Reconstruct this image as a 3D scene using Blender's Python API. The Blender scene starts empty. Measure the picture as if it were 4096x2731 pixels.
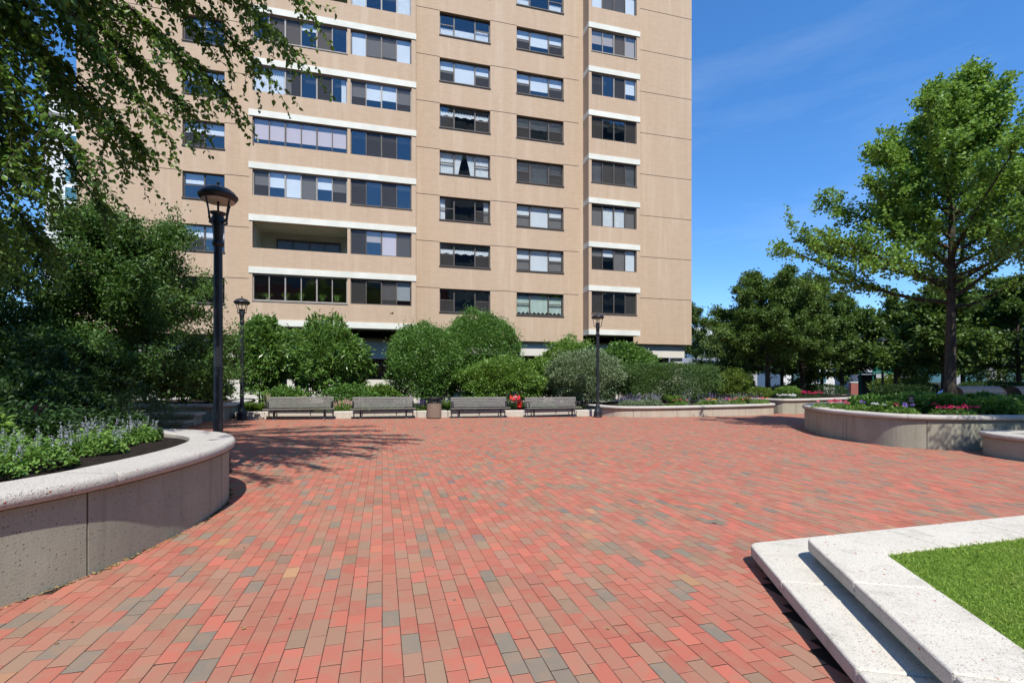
import bpy, bmesh, math, random
import numpy as np
from mathutils import Vector, Matrix

SC = bpy.context.scene
COL = SC.collection
RAD = math.radians
PI = math.pi

# ------------------------------------------------------------------ camera
# Eye at 1.44 m; world X runs along the apartment facade, world Y goes towards it.
YAW = RAD(14.96)
cam_data = bpy.data.cameras.new('camera')
cam = bpy.data.objects.new('camera', cam_data)
COL.objects.link(cam)
cam.location = (0.0, 0.0, 1.44)
cam.rotation_euler = (RAD(90), 0.0, -YAW)
cam_data.sensor_width = 36.0
cam_data.lens = 17.07
cam_data.shift_y = 0.0391
cam_data.clip_start = 0.05
cam_data.clip_end = 3000.0
SC.camera = cam

# ------------------------------------------------------------------ sky, sun, exposure
SUN_EL = RAD(56.0)
SUN_TO = Vector((-0.03, -1.0, 0.0)).normalized()          # horizontal direction towards the sun (behind the camera)
SUN_DIR = Vector((SUN_TO.x * math.cos(SUN_EL), SUN_TO.y * math.cos(SUN_EL), math.sin(SUN_EL)))
world = bpy.data.worlds.new('World')
SC.world = world
world.use_nodes = True
wn, wl = world.node_tree.nodes, world.node_tree.links
wn.clear()
sky = wn.new('ShaderNodeTexSky')
sky.sky_type = 'NISHITA'
sky.sun_disc = False
sky.sun_elevation = SUN_EL
sky.sun_rotation = math.atan2(SUN_TO.x, SUN_TO.y)
sky.altitude = 1500.0
sky.air_density = 1.0
sky.dust_density = 0.0
sky.ozone_density = 6.0
bg = wn.new('ShaderNodeBackground')
bg.inputs['Strength'].default_value = 0.10
wo = wn.new('ShaderNodeOutputWorld')
sky_gamma = wn.new('ShaderNodeGamma')
sky_gamma.inputs['Gamma'].default_value = 0.8
sky_sat = wn.new('ShaderNodeHueSaturation')                # the deep, clear blue of the day
sky_sat.inputs['Saturation'].default_value = 1.31
sky_sat.inputs['Hue'].default_value = 0.505
sky_sat.inputs['Value'].default_value = 2.35
wl.new(sky.outputs['Color'], sky_gamma.inputs['Color'])
wl.new(sky_gamma.outputs['Color'], sky_sat.inputs['Color'])
wco = wn.new('ShaderNodeTexCoord')
wmp = wn.new('ShaderNodeMapping')
wmp.inputs['Rotation'].default_value = (0.0, RAD(-24), RAD(-30))
wmp.inputs['Scale'].default_value = (1.3, 1.0, 6.5)
wnz = wn.new('ShaderNodeTexNoise')
wnz.inputs['Scale'].default_value = 1.6
wnz.inputs['Detail'].default_value = 6.0
wnz.inputs['Roughness'].default_value = 0.62
wmr = wn.new('ShaderNodeMapRange')                         # thin high cirrus
wmr.inputs['From Min'].default_value = 0.50
wmr.inputs['From Max'].default_value = 0.78
wmr.inputs['To Max'].default_value = 0.12
wmx = wn.new('ShaderNodeMix')
wmx.data_type = 'RGBA'
wmx.inputs[7].default_value = (6.0, 7.2, 8.6, 1.0)
wl.new(wco.outputs['Generated'], wmp.inputs['Vector'])
wl.new(wmp.outputs['Vector'], wnz.inputs['Vector'])
wl.new(wnz.outputs['Fac'], wmr.inputs['Value'])
wl.new(wmr.outputs['Result'], wmx.inputs[0])
wl.new(sky_sat.outputs['Color'], wmx.inputs[6])
wl.new(wmx.outputs[2], bg.inputs['Color'])
wl.new(bg.outputs['Background'], wo.inputs['Surface'])

sun_data = bpy.data.lights.new('sun', 'SUN')
sun_data.energy = 5.0
sun_data.angle = RAD(0.5)
sun_data.color = (1.0, 0.955, 0.89)
sun = bpy.data.objects.new('sun', sun_data)
COL.objects.link(sun)
sun.rotation_euler = SUN_DIR.to_track_quat('Z', 'Y').to_euler()
sun.location = (0, -20, 40)

SC.view_settings.view_transform = 'Standard'
SC.view_settings.look = 'None'
SC.view_settings.exposure = 0.42
SC.view_settings.gamma = 1.0
SC.view_settings.use_curve_mapping = False
SC.render.engine = 'CYCLES'
SC.cycles.max_bounces = 8
SC.cycles.diffuse_bounces = 2
SC.cycles.transparent_max_bounces = 16
SC.cycles.caustics_reflective = False
SC.cycles.caustics_refractive = False


def gz(x):
    """The plaza falls about one per cent towards the right."""
    return -0.0095 * x


# ------------------------------------------------------------------ materials
def new_mat(name):
    m = bpy.data.materials.new(name)
    m.use_nodes = True
    nt = m.node_tree
    nt.nodes.clear()
    out = nt.nodes.new('ShaderNodeOutputMaterial')
    return m, nt, out


def nd(nt, kind, **kw):
    n = nt.nodes.new(kind)
    for k, v in kw.items():
        if k.startswith('_'):
            setattr(n, k[1:], v)
        else:
            n.inputs[k].default_value = v
    return n


def c4(c):
    return (c[0], c[1], c[2], 1.0)


def mixcol(nt, fac, a, b, mode='MIX'):
    n = nt.nodes.new('ShaderNodeMix')
    n.data_type = 'RGBA'
    n.blend_type = mode
    for key, val in ((0, fac), (6, a), (7, b)):
        if hasattr(val, 'links') or hasattr(val, 'is_linked'):
            nt.links.new(val, n.inputs[key])
        elif key == 0:
            n.inputs[0].default_value = val
        else:
            n.inputs[key].default_value = c4(val)
    return n.outputs[2]


def ramp(nt, src, p0, p1, v0=0.0, v1=1.0):
    n = nt.nodes.new('ShaderNodeMapRange')
    n.inputs['From Min'].default_value = p0
    n.inputs['From Max'].default_value = p1
    n.inputs['To Min'].default_value = v0
    n.inputs['To Max'].default_value = v1
    nt.links.new(src, n.inputs['Value'])
    return n.outputs['Result']


def noise(nt, scale, detail=4.0, rough=0.6, vec=None, stretch=None):
    n = nt.nodes.new('ShaderNodeTexNoise')
    n.inputs['Scale'].default_value = scale
    n.inputs['Detail'].default_value = detail
    n.inputs['Roughness'].default_value = rough
    if vec is None:
        vec = nt.nodes.new('ShaderNodeNewGeometry').outputs['Position']
    if stretch is not None:
        mp = nt.nodes.new('ShaderNodeMapping')
        mp.inputs['Scale'].default_value = stretch
        nt.links.new(vec, mp.inputs['Vector'])
        vec = mp.outputs['Vector']
    nt.links.new(vec, n.inputs['Vector'])
    return n.outputs['Fac']


def bump(nt, height, dist, strength=1.0, prev=None):
    b = nt.nodes.new('ShaderNodeBump')
    b.inputs['Strength'].default_value = strength
    b.inputs['Distance'].default_value = dist
    nt.links.new(height, b.inputs['Height'])
    if prev is not None:
        nt.links.new(prev, b.inputs['Normal'])
    return b.outputs['Normal']


def principled(nt, out, col, rough=0.7, spec=0.3, metal=0.0, normal=None):
    p = nt.nodes.new('ShaderNodeBsdfPrincipled')
    if hasattr(col, 'links') or hasattr(col, 'is_linked'):
        nt.links.new(col, p.inputs['Base Color'])
    else:
        p.inputs['Base Color'].default_value = c4(col)
    if hasattr(rough, 'is_linked'):
        nt.links.new(rough, p.inputs['Roughness'])
    else:
        p.inputs['Roughness'].default_value = rough
    p.inputs['Specular IOR Level'].default_value = spec
    p.inputs['Metallic'].default_value = metal
    if normal is not None:
        nt.links.new(normal, p.inputs['Normal'])
    if out is not None:
        nt.links.new(p.outputs['BSDF'], out.inputs['Surface'])
    return p


def mat_simple(name, a, b=None, scale=3.0, rough=0.7, spec=0.3, metal=0.0, bdist=0.0, bscale=60.0, lo=0.35, hi=0.65, stretch=None):
    m, nt, out = new_mat(name)
    col = a
    if b is not None:
        col = mixcol(nt, ramp(nt, noise(nt, scale, 5.0, stretch=stretch), lo, hi), a, b)
    nrm = bump(nt, noise(nt, bscale, 3.0), bdist) if bdist else None
    principled(nt, out, col, rough, spec, metal, nrm)
    return m


def mat_leaf(name, a, b, trans=0.30, rough=0.5, spec=0.35, tcol=None):
    """Leaf: every leaf its own tint between two greens, partly translucent."""
    m, nt, out = new_mat(name)
    g = nt.nodes.new('ShaderNodeNewGeometry')
    col = mixcol(nt, g.outputs['Random Per Island'], a, b)
    p = principled(nt, None, col, rough, spec)
    t = nt.nodes.new('ShaderNodeBsdfTranslucent')
    nt.links.new(mixcol(nt, 0.5, col, tcol or (b[0] * 1.5, b[1] * 1.5, b[2] * 0.8)), t.inputs['Color'])
    mx = nt.nodes.new('ShaderNodeMixShader')
    mx.inputs[0].default_value = trans
    nt.links.new(p.outputs['BSDF'], mx.inputs[1])
    nt.links.new(t.outputs['BSDF'], mx.inputs[2])
    nt.links.new(mx.outputs['Shader'], out.inputs['Surface'])
    return m


M = {}
# pavers: the brick's own colour comes from its colour attribute
m, nt, out = new_mat('paver_brick')
at_ = nd(nt, 'ShaderNodeAttribute', _attribute_name='col')
flash = ramp(nt, noise(nt, 7.5, 2.5), 0.46, 0.70)
col = mixcol(nt, flash, at_.outputs['Color'], (0.265, 0.165, 0.105))
fl2 = nt.nodes.new('ShaderNodeMath'); fl2.operation = 'MULTIPLY'
nt.links.new(flash, fl2.inputs[0]); fl2.inputs[1].default_value = 0.60
nt.links.new(fl2.outputs[0], col.node.inputs[0])
col = mixcol(nt, ramp(nt, noise(nt, 0.7, 5.0), 0.40, 0.75, 0.0, 0.28), col, (0.31, 0.19, 0.13))
col = mixcol(nt, ramp(nt, noise(nt, 420.0, 2.0), 0.60, 0.80, 0.0, 0.45), col, (0.52, 0.40, 0.32))
col = mixcol(nt, ramp(nt, noise(nt, 230.0, 2.0), 0.25, 0.38, 0.5, 0.0), col, (0.16, 0.08, 0.06))
vor = nd(nt, 'ShaderNodeTexVoronoi', Scale=2.9)
nt.links.new(nt.nodes.new('ShaderNodeNewGeometry').outputs['Position'], vor.inputs['Vector'])
col = mixcol(nt, ramp(nt, vor.outputs['Distance'], 0.030, 0.042, 0.75, 0.0), col, (0.07, 0.06, 0.055))
principled(nt, out, col, 0.78, 0.25, 0.0, bump(nt, noise(nt, 260.0, 3.0), 0.0012))
M['paver'] = m

M['sand'] = mat_simple('joint_sand', (0.040, 0.027, 0.021), (0.33, 0.27, 0.21), 1.1, 0.95, 0.1, 0, 0.003, 200, 0.57, 0.80)
M['soil'] = mat_simple('dark_mulch', (0.012, 0.009, 0.007), (0.035, 0.026, 0.02), 22.0, 0.95, 0.15, 0, 0.05, 45)
M['ground'] = mat_simple('ground_asphalt', (0.055, 0.055, 0.052), (0.075, 0.072, 0.066), 1.2, 0.9, 0.2)


def mat_stone(name, base, dark, chip, coarse=150.0, bd=0.004, chips=True, weather=None, pit=0.8, fine=1.0, grain=0.6):
    """Exposed-aggregate stone: pale cement with dark and reddish grains."""
    m, nt, out = new_mat(name)
    big = ramp(nt, noise(nt, 1.6, 5.0), 0.3, 0.75)
    col = mixcol(nt, big, base, tuple(x * 0.86 for x in base))
    n1 = noise(nt, coarse, 2.0, 0.7)
    col = mixcol(nt, ramp(nt, n1, 0.54, 0.66, 0.0, grain), col, dark)
    if chips:
        v = nd(nt, 'ShaderNodeTexVoronoi', Scale=34.0)
        nt.links.new(nt.nodes.new('ShaderNodeNewGeometry').outputs['Position'], v.inputs['Vector'])
        sel = nt.nodes.new('ShaderNodeSeparateColor')
        nt.links.new(v.outputs['Color'], sel.inputs['Color'])
        a = ramp(nt, sel.outputs[0], 0.955, 0.96)
        b = ramp(nt, v.outputs['Distance'], 0.22, 0.32, 1.0, 0.0)
        mul = nt.nodes.new('ShaderNodeMath'); mul.operation = 'MULTIPLY'
        nt.links.new(a, mul.inputs[0]); nt.links.new(b, mul.inputs[1])
        col = mixcol(nt, mul.outputs[0], col, chip)
    if weather:
        w = ramp(nt, noise(nt, 1.3, 6.0, 0.65, stretch=(1.0, 1.0, 0.45)), 0.42, 0.70, 0.0, 0.6)
        col = mixcol(nt, w, col, weather)
        st = ramp(nt, noise(nt, 3.2, 5.0, 0.7, stretch=(1.6, 1.6, 0.12)), 0.52, 0.74, 0.0, 0.6)
        col = mixcol(nt, st, col, tuple(x * 0.62 for x in weather))
    nrm = bump(nt, n1, bd, fine)
    pv = nd(nt, 'ShaderNodeTexVoronoi', Scale=coarse * 0.72)
    warp = nt.nodes.new('ShaderNodeVectorMath'); warp.operation = 'ADD'
    wnz = nd(nt, 'ShaderNodeTexNoise', Scale=coarse * 0.5)
    gpos = nt.nodes.new('ShaderNodeNewGeometry').outputs['Position']
    nt.links.new(gpos, wnz.inputs['Vector'])
    wsc = nt.nodes.new('ShaderNodeVectorMath'); wsc.operation = 'SCALE'; wsc.inputs['Scale'].default_value = 0.9 / coarse
    nt.links.new(wnz.outputs['Color'], wsc.inputs[0])
    nt.links.new(gpos, warp.inputs[0]); nt.links.new(wsc.outputs[0], warp.inputs[1])
    nt.links.new(warp.outputs[0], pv.inputs['Vector'])
    psel = nt.nodes.new('ShaderNodeSeparateColor')
    nt.links.new(pv.outputs['Color'], psel.inputs['Color'])
    pm = nt.nodes.new('ShaderNodeMath'); pm.operation = 'MULTIPLY'
    nt.links.new(ramp(nt, psel.outputs[1], 0.80, 0.86), pm.inputs[0])
    nt.links.new(ramp(nt, pv.outputs['Distance'], 0.12, 0.34, 1.0, 0.0), pm.inputs[1])
    col = mixcol(nt, pm.outputs[0], col, tuple(x * pit for x in dark))
    inv = ramp(nt, pm.outputs[0], 0.0, 1.0, 1.0, 0.0)
    nrm = bump(nt, inv, bd * 1.8, 0.8, nrm)
    principled(nt, out, col, 0.85, 0.25, 0.0, nrm)
    return m


M['coping'] = mat_stone('coping_aggregate', (0.475, 0.445, 0.395), (0.17, 0.15, 0.13), (0.30, 0.07, 0.05), 88.0, 0.007, pit=1.1, grain=0.68)
M['slab'] = mat_stone('pale_aggregate_slab', (0.56, 0.525, 0.45), (0.27, 0.245, 0.21), (0.34, 0.09, 0.06), 120.0, 0.0035, True, (0.49, 0.45, 0.375), 1.2, 1.0, 0.78)
M['wallc'] = mat_stone('cast_concrete', (0.365, 0.350, 0.270), (0.22, 0.205, 0.155), (0.2, 0.12, 0.1), 75.0, 0.007, False, (0.225, 0.212, 0.155), 1.0, 0.3, 0.5)
M['wallw'] = mat_stone('warm_concrete', (0.47, 0.42, 0.335), (0.30, 0.25, 0.19), (0.4, 0.25, 0.16), 60.0, 0.003, False, (0.40, 0.30, 0.21))

# facade brick
m, nt, out = new_mat('tan_facade_brick')
pos = nt.nodes.new('ShaderNodeNewGeometry').outputs['Position']
sx = nt.nodes.new('ShaderNodeSeparateXYZ'); nt.links.new(pos, sx.inputs[0])
addm = nt.nodes.new('ShaderNodeMath'); addm.operation = 'ADD'
nt.links.new(sx.outputs[0], addm.inputs[0]); nt.links.new(sx.outputs[1], addm.inputs[1])
cx = nt.nodes.new('ShaderNodeCombineXYZ')
nt.links.new(addm.outputs[0], cx.inputs[0]); nt.links.new(sx.outputs[2], cx.inputs[1])
bt = nt.nodes.new('ShaderNodeTexBrick')
nt.links.new(cx.outputs[0], bt.inputs['Vector'])
for k, v in (('Color1', c4((0.485, 0.362, 0.252))), ('Color2', c4((0.452, 0.335, 0.230))), ('Mortar', c4((0.425, 0.312, 0.212))), ('Scale', 1.0),
             ('Mortar Size', 0.007), ('Mortar Smooth', 0.2), ('Brick Width', 0.30), ('Row Height', 0.098), ('Bias', -0.1)):
    bt.inputs[k].default_value = v
col = mixcol(nt, ramp(nt, noise(nt, 0.35, 6.0, 0.6, stretch=(1, 1, 0.5)), 0.38, 0.72, 0.0, 0.35), bt.outputs['Color'], (0.47, 0.35, 0.245))
col = mixcol(nt, ramp(nt, noise(nt, 1.1, 6.0, 0.7, stretch=(1.6, 1.6, 0.12)), 0.50, 0.72, 0.0, 0.5), col, (0.57, 0.46, 0.345))
col = mixcol(nt, ramp(nt, noise(nt, 0.9, 5.0, 0.7, stretch=(2.6, 2.6, 0.10)), 0.54, 0.78, 0.0, 0.42), col, (0.37, 0.265, 0.17))
principled(nt, out, col, 0.85, 0.2, 0.0, bump(nt, bt.outputs['Fac'], 0.006, -0.6))
M['fbrick'] = m
M['precast'] = mat_simple('cream_precast', (0.60, 0.60, 0.52), (0.69, 0.69, 0.61), 1.2, 0.75, 0.25, 0, 0.002, 90)
M['cream'] = mat_simple('cream_panel', (0.56, 0.53, 0.45), (0.63, 0.60, 0.52), 0.8, 0.8, 0.2)
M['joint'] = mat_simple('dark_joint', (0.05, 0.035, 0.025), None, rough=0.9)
M['frame'] = mat_simple('bronze_frame', (0.075, 0.062, 0.052), (0.10, 0.085, 0.072), 4.0, 0.45, 0.4)
M['frame2'] = mat_simple('weathered_frame', (0.25, 0.225, 0.195), (0.32, 0.29, 0.255), 4.0, 0.5, 0.4)
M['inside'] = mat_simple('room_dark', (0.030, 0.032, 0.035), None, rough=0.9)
M['plaster'] = mat_simple('balcony_plaster', (0.36, 0.375, 0.30), (0.42, 0.435, 0.36), 1.0, 0.9, 0.1)


def mat_glass(name, refl, tint, haze=0.0, hcol=(0.2, 0.2, 0.2)):
    m, nt, out = new_mat(name)
    tr = nd(nt, 'ShaderNodeBsdfTransparent', Color=c4(tint))
    gl = nd(nt, 'ShaderNodeBsdfGlossy', Color=(0.96, 0.96, 0.95, 1), Roughness=0.015)
    wob = noise(nt, 0.9, 2.0)
    nt.links.new(bump(nt, wob, 0.012, 0.35), gl.inputs['Normal'])
    base = tr.outputs[0]
    if haze:
        df = nd(nt, 'ShaderNodeBsdfDiffuse', Color=c4(hcol))
        mh = nt.nodes.new('ShaderNodeMixShader'); mh.inputs[0].default_value = haze
        nt.links.new(base, mh.inputs[1]); nt.links.new(df.outputs[0], mh.inputs[2])
        base = mh.outputs[0]
    lw = nd(nt, 'ShaderNodeLayerWeight', Blend=0.5)
    pw = nt.nodes.new('ShaderNodeMath'); pw.operation = 'POWER'; pw.inputs[1].default_value = 5.0
    nt.links.new(lw.outputs['Facing'], pw.inputs[0])
    fac = ramp(nt, pw.outputs[0], 0.0, 1.0, refl, 1.0)
    mx = nt.nodes.new('ShaderNodeMixShader')
    nt.links.new(fac, mx.inputs[0])
    nt.links.new(base, mx.inputs[1]); nt.links.new(gl.outputs[0], mx.inputs[2])
    nt.links.new(mx.outputs[0], out.inputs['Surface'])
    return m


M['glass'] = mat_glass('window_glass', 0.085, (0.95, 0.97, 0.98))
M['screen'] = mat_glass('screened_glass', 0.02, (0.75, 0.75, 0.75), 0.22, (0.13, 0.125, 0.12))
M['blind'] = mat_simple('white_blind', (0.74, 0.77, 0.78), (0.80, 0.82, 0.82), 1.5, 0.8, 0.2)
M['blind_pink'] = mat_simple('rose_blind', (0.66, 0.54, 0.52), None, rough=0.8)
M['blind_grey'] = mat_simple('grey_blind', (0.36, 0.38, 0.38), None, rough=0.8)
M['blind_beige'] = mat_simple('beige_blind', (0.46, 0.38, 0.31), None, rough=0.8)
M['curtain'] = mat_simple('white_curtain', (0.70, 0.73, 0.74), (0.78, 0.80, 0.80), 3.0, 0.9, 0.1)
M['curtain_green'] = mat_simple('pale_green_curtain', (0.50, 0.60, 0.52), (0.58, 0.67, 0.60), 3.0, 0.9, 0.1)

M['iron'] = mat_simple('black_painted_iron', (0.012, 0.013, 0.016), (0.02, 0.021, 0.024), 8.0, 0.38, 0.5)
M['frost'] = mat_simple('frosted_lens', (0.55, 0.55, 0.50), None, rough=0.35)
M['wood'] = mat_simple('weathered_teak', (0.215, 0.205, 0.19), (0.115, 0.108, 0.10), 6.0, 0.85, 0.2, 0, 0.002, 120, 0.3, 0.7, (1.0, 8.0, 8.0))
M['wood_can'] = mat_simple('brown_slat_wood', (0.27, 0.205, 0.155), (0.17, 0.125, 0.095), 9.0, 0.8, 0.25, 0, 0.002, 120, 0.3, 0.7, (6.0, 6.0, 1.0))
M['steel'] = mat_simple('bright_steel', (0.62, 0.62, 0.60), None, rough=0.3, metal=0.9)
M['red'] = mat_simple('red_gloss_paint', (0.55, 0.012, 0.010), (0.48, 0.010, 0.010), 5.0, 0.3, 0.5)
M['chrome'] = mat_simple('worn_chrome', (0.55, 0.55, 0.55), None, rough=0.25, metal=1.0)
M['black'] = mat_simple('black_plastic', (0.012, 0.012, 0.013), None, rough=0.5)
M['white'] = mat_simple('white_paint', (0.78, 0.78, 0.76), None, rough=0.6)

M['bark'] = mat_simple('grey_brown_bark', (0.050, 0.040, 0.032), (0.095, 0.078, 0.062), 7.0, 0.95, 0.1, 0, 0.02, 30, 0.35, 0.65, (3.0, 3.0, 0.7))  # darkened so the bark colour carries the shade on the trunk
M['twig'] = mat_simple('dark_twig', (0.05, 0.038, 0.03), (0.09, 0.07, 0.055), 8.0, 0.9, 0.15)
M['lf_over'] = mat_leaf('leaf_overhead', (0.055, 0.12, 0.02), (0.15, 0.26, 0.04), 0.34, 0.42, 0.4)
M['lf_ginkgo'] = mat_leaf('leaf_bright', (0.115, 0.215, 0.035), (0.225, 0.36, 0.075), 0.32, 0.5, 0.3)
M['lf_dark'] = mat_leaf('leaf_dark_tree', (0.042, 0.088, 0.016), (0.115, 0.185, 0.034), 0.25, 0.5, 0.3)
M['lf_maple'] = mat_leaf('leaf_small_tree', (0.036, 0.095, 0.018), (0.10, 0.185, 0.038), 0.28, 0.5, 0.35)  # greens lowered, the shaded look of the crown put into the leaf colour
M['lf_mag'] = mat_leaf('leaf_glossy_long', (0.061, 0.142, 0.027), (0.162, 0.284, 0.054), 0.25, 0.33, 0.5)
M['lf_fine'] = mat_leaf('leaf_fine_shrub', (0.056, 0.140, 0.025), (0.126, 0.245, 0.042), 0.22, 0.42, 0.4)
M['lf_light'] = mat_leaf('leaf_light_shrub', (0.078, 0.163, 0.026), (0.182, 0.299, 0.052), 0.28, 0.42, 0.4)
M['lf_grey'] = mat_leaf('leaf_grey_green', (0.083, 0.132, 0.055), (0.242, 0.308, 0.165), 0.22, 0.5, 0.3)
M['lf_hedge'] = mat_leaf('leaf_hedge', (0.044, 0.094, 0.021), (0.106, 0.181, 0.044), 0.2, 0.5, 0.35)
M['lf_yellow'] = mat_leaf('leaf_yellow_green', (0.085, 0.14, 0.02), (0.17, 0.24, 0.04), 0.3, 0.5, 0.3)
M['lf_shade'] = mat_leaf('leaf_shade_darkened', (0.015, 0.042, 0.009), (0.05, 0.105, 0.024), 0.25, 0.5, 0.35)  # greens deepened to put the shade below the left trees into the leaves
M['lf_far'] = mat_leaf('leaf_far_tree', (0.055, 0.10, 0.025), (0.14, 0.20, 0.05), 0.3, 0.6, 0.25)
M['lf_mint'] = mat_leaf('leaf_catmint', (0.085, 0.18, 0.035), (0.19, 0.32, 0.07), 0.25, 0.6, 0.25)
M['lf_grass'] = mat_leaf('leaf_lily_grass', (0.09, 0.17, 0.025), (0.17, 0.27, 0.05), 0.3, 0.5, 0.3)
M['straw'] = mat_leaf('straw_stalk', (0.35, 0.30, 0.16), (0.48, 0.42, 0.25), 0.2, 0.7, 0.2)
M['lawn'] = mat_leaf('lawn_blade', (0.16, 0.27, 0.03), (0.32, 0.44, 0.08), 0.35, 0.55, 0.25)
nt = M['lawn'].node_tree
for n_ in list(nt.nodes):
    if n_.type == 'MIX' and n_.inputs[0].is_linked and n_.inputs[0].links[0].from_socket.name == 'Random Per Island':
        dry = mixcol(nt, ramp(nt, noise(nt, 2.6, 5.0), 0.50, 0.74, 0.0, 0.65), n_.outputs[2], (0.30, 0.31, 0.09))
        for l_ in list(n_.outputs[2].links):
            if l_.to_node != dry.node:
                nt.links.new(dry, l_.to_socket)
M['fl_lav'] = mat_leaf('petal_lavender', (0.40, 0.37, 0.57), (0.60, 0.56, 0.74), 0.25, 0.7, 0.1)
M['fl_purple'] = mat_leaf('petal_purple', (0.16, 0.08, 0.42), (0.34, 0.22, 0.60), 0.25, 0.7, 0.1)
M['fl_pink'] = mat_leaf('petal_pink', (0.72, 0.10, 0.20), (0.85, 0.30, 0.36), 0.25, 0.6, 0.2)
M['fl_red'] = mat_leaf('petal_magenta', (0.52, 0.015, 0.12), (0.75, 0.06, 0.20), 0.25, 0.6, 0.2)
M['fl_pale'] = mat_leaf('petal_pale_pink', (0.72, 0.40, 0.38), (0.85, 0.60, 0.54), 0.25, 0.7, 0.1)
M['fl_orange'] = mat_leaf('petal_orange', (0.80, 0.25, 0.02), (0.85, 0.45, 0.04), 0.25, 0.6, 0.2)
M['fl_white'] = mat_leaf('petal_white', (0.72, 0.70, 0.78), (0.84, 0.83, 0.86), 0.25, 0.6, 0.2)


# ------------------------------------------------------------------ mesh helpers
class MB:
    """Collects shapes that belong to ONE part and links them as one mesh object."""

    def __init__(self):
        self.v, self.f, self.s = [], [], []

    def add(self, verts, faces, smooth=False):
        o = len(self.v)
        self.v += [tuple(p) for p in verts]
        self.f += [tuple(i + o for i in fc) for fc in faces]
        self.s += [smooth] * len(faces)
        return self

    def box(self, x0, x1, y0, y1, z0, z1):
        return self.add([(x0, y0, z0), (x1, y0, z0), (x1, y1, z0), (x0, y1, z0), (x0, y0, z1), (x1, y0, z1), (x1, y1, z1), (x0, y1, z1)],
                        [(0, 3, 2, 1), (4, 5, 6, 7), (0, 1, 5, 4), (1, 2, 6, 5), (2, 3, 7, 6), (3, 0, 4, 7)])

    def beam(self, a, b, w, h, up=(0, 0, 1)):
        a, b = Vector(a), Vector(b)
        d = (b - a).normalized()
        s = d.cross(Vector(up)).normalized() * (w / 2)
        u = s.cross(d).normalized() * (h / 2)
        q = []
        for p in (a, b):
            q += [p - s - u, p + s - u, p + s + u, p - s + u]
        return self.add(q, [(0, 1, 2, 3), (7, 6, 5, 4), (0, 4, 5, 1), (1, 5, 6, 2), (2, 6, 7, 3), (3, 7, 4, 0)])

    def prism(self, poly, z0, z1):
        n = len(poly)
        f0 = z0 if callable(z0) else (lambda x, y: z0)
        f1 = z1 if callable(z1) else (lambda x, y: z1)
        vs = [(x, y, f0(x, y)) for x, y in poly] + [(x, y, f1(x, y)) for x, y in poly]
        return self.add(vs, [tuple(range(n - 1, -1, -1)), tuple(range(n, 2 * n))] + [(i, (i + 1) % n, n + (i + 1) % n, n + i) for i in range(n)])

    def tube(self, pts, radii, seg=8, cap=True):
        pts = [Vector(p) for p in pts]
        n = len(pts)
        if not hasattr(radii, '__len__'):
            radii = [radii] * n
        vs, fs = [], []
        ref = Vector((0.31, 0.17, 1.0)).normalized()
        prev = None
        for i, p in enumerate(pts):
            t = (pts[min(i + 1, n - 1)] - pts[max(i - 1, 0)]).normalized()
            if prev is None:
                a = t.cross(ref if abs(t.dot(ref)) < 0.9 else Vector((1, 0, 0))).normalized()
            else:
                a = (prev - t * prev.dot(t)).normalized()
            prev = a
            b = t.cross(a)
            for k in range(seg):
                an = 2 * PI * k / seg
                vs.append(p + (a * math.cos(an) + b * math.sin(an)) * radii[i])
        for i in range(n - 1):
            for k in range(seg):
                k2 = (k + 1) % seg
                fs.append((i * seg + k, i * seg + k2, (i + 1) * seg + k2, (i + 1) * seg + k))
        self.add(vs, fs, True)
        if cap:
            o = len(self.v) - len(vs)
            self.f += [tuple(o + k for k in range(seg - 1, -1, -1)), tuple(o + (n - 1) * seg + k for k in range(seg))]
            self.s += [False, False]
        return self

    def lathe(self, prof, seg=24, at=(0, 0, 0), flute=0.0, nfl=12, smooth=True):
        vs, fs = [], []
        for r, z in prof:
            for k in range(seg):
                an = 2 * PI * k / seg
                rr = r * (1.0 + flute * math.cos(an * nfl))
                vs.append((at[0] + rr * math.cos(an), at[1] + rr * math.sin(an), at[2] + z))
        m = len(prof)
        for i in range(m - 1):
            for k in range(seg):
                k2 = (k + 1) % seg
                fs.append((i * seg + k, i * seg + k2, (i + 1) * seg + k2, (i + 1) * seg + k))
        fs += [tuple(range(seg - 1, -1, -1)), tuple((m - 1) * seg + k for k in range(seg))]
        return self.add(vs, fs, smooth)

    def mesh(self, name):
        me = bpy.data.meshes.new(name)
        me.from_pydata(self.v, [], self.f)
        me.polygons.foreach_set('use_smooth', self.s)
        me.update()
        return me

    def build(self, name, mat, parent=None, bevel=0.0, seg=2):
        return link(name, self.mesh(name), mat, parent, bevel, seg)


def link(name, me, mat, parent=None, bevel=0.0, seg=2):
    if mat is not None:
        me.materials.append(mat)
    o = bpy.data.objects.new(name, me)
    COL.objects.link(o)
    if parent is not None:
        o.parent = parent
    if bevel:
        b = o.modifiers.new('bevel', 'BEVEL')
        b.width = bevel
        b.segments = seg
        b.limit_method = 'ANGLE'
        b.angle_limit = RAD(40)
    return o


def empty(name, loc=(0, 0, 0), rz=0.0):
    o = bpy.data.objects.new(name, None)
    o.empty_display_size = 0.2
    COL.objects.link(o)
    o.location = loc
    o.rotation_euler = (0, 0, rz)
    return o


def tag(o, label=None, cat=None, group=None, kind=None):
    if label:
        o['label'] = label
    if cat:
        o['category'] = cat
    if group:
        o['group'] = group
    if kind:
        o['kind'] = kind
    return o


def copy_tree(o, parent=None):
    c = o.copy()
    COL.objects.link(c)
    c.parent = parent
    for ch in list(o.children):
        copy_tree(ch, c)
    return c


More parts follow.
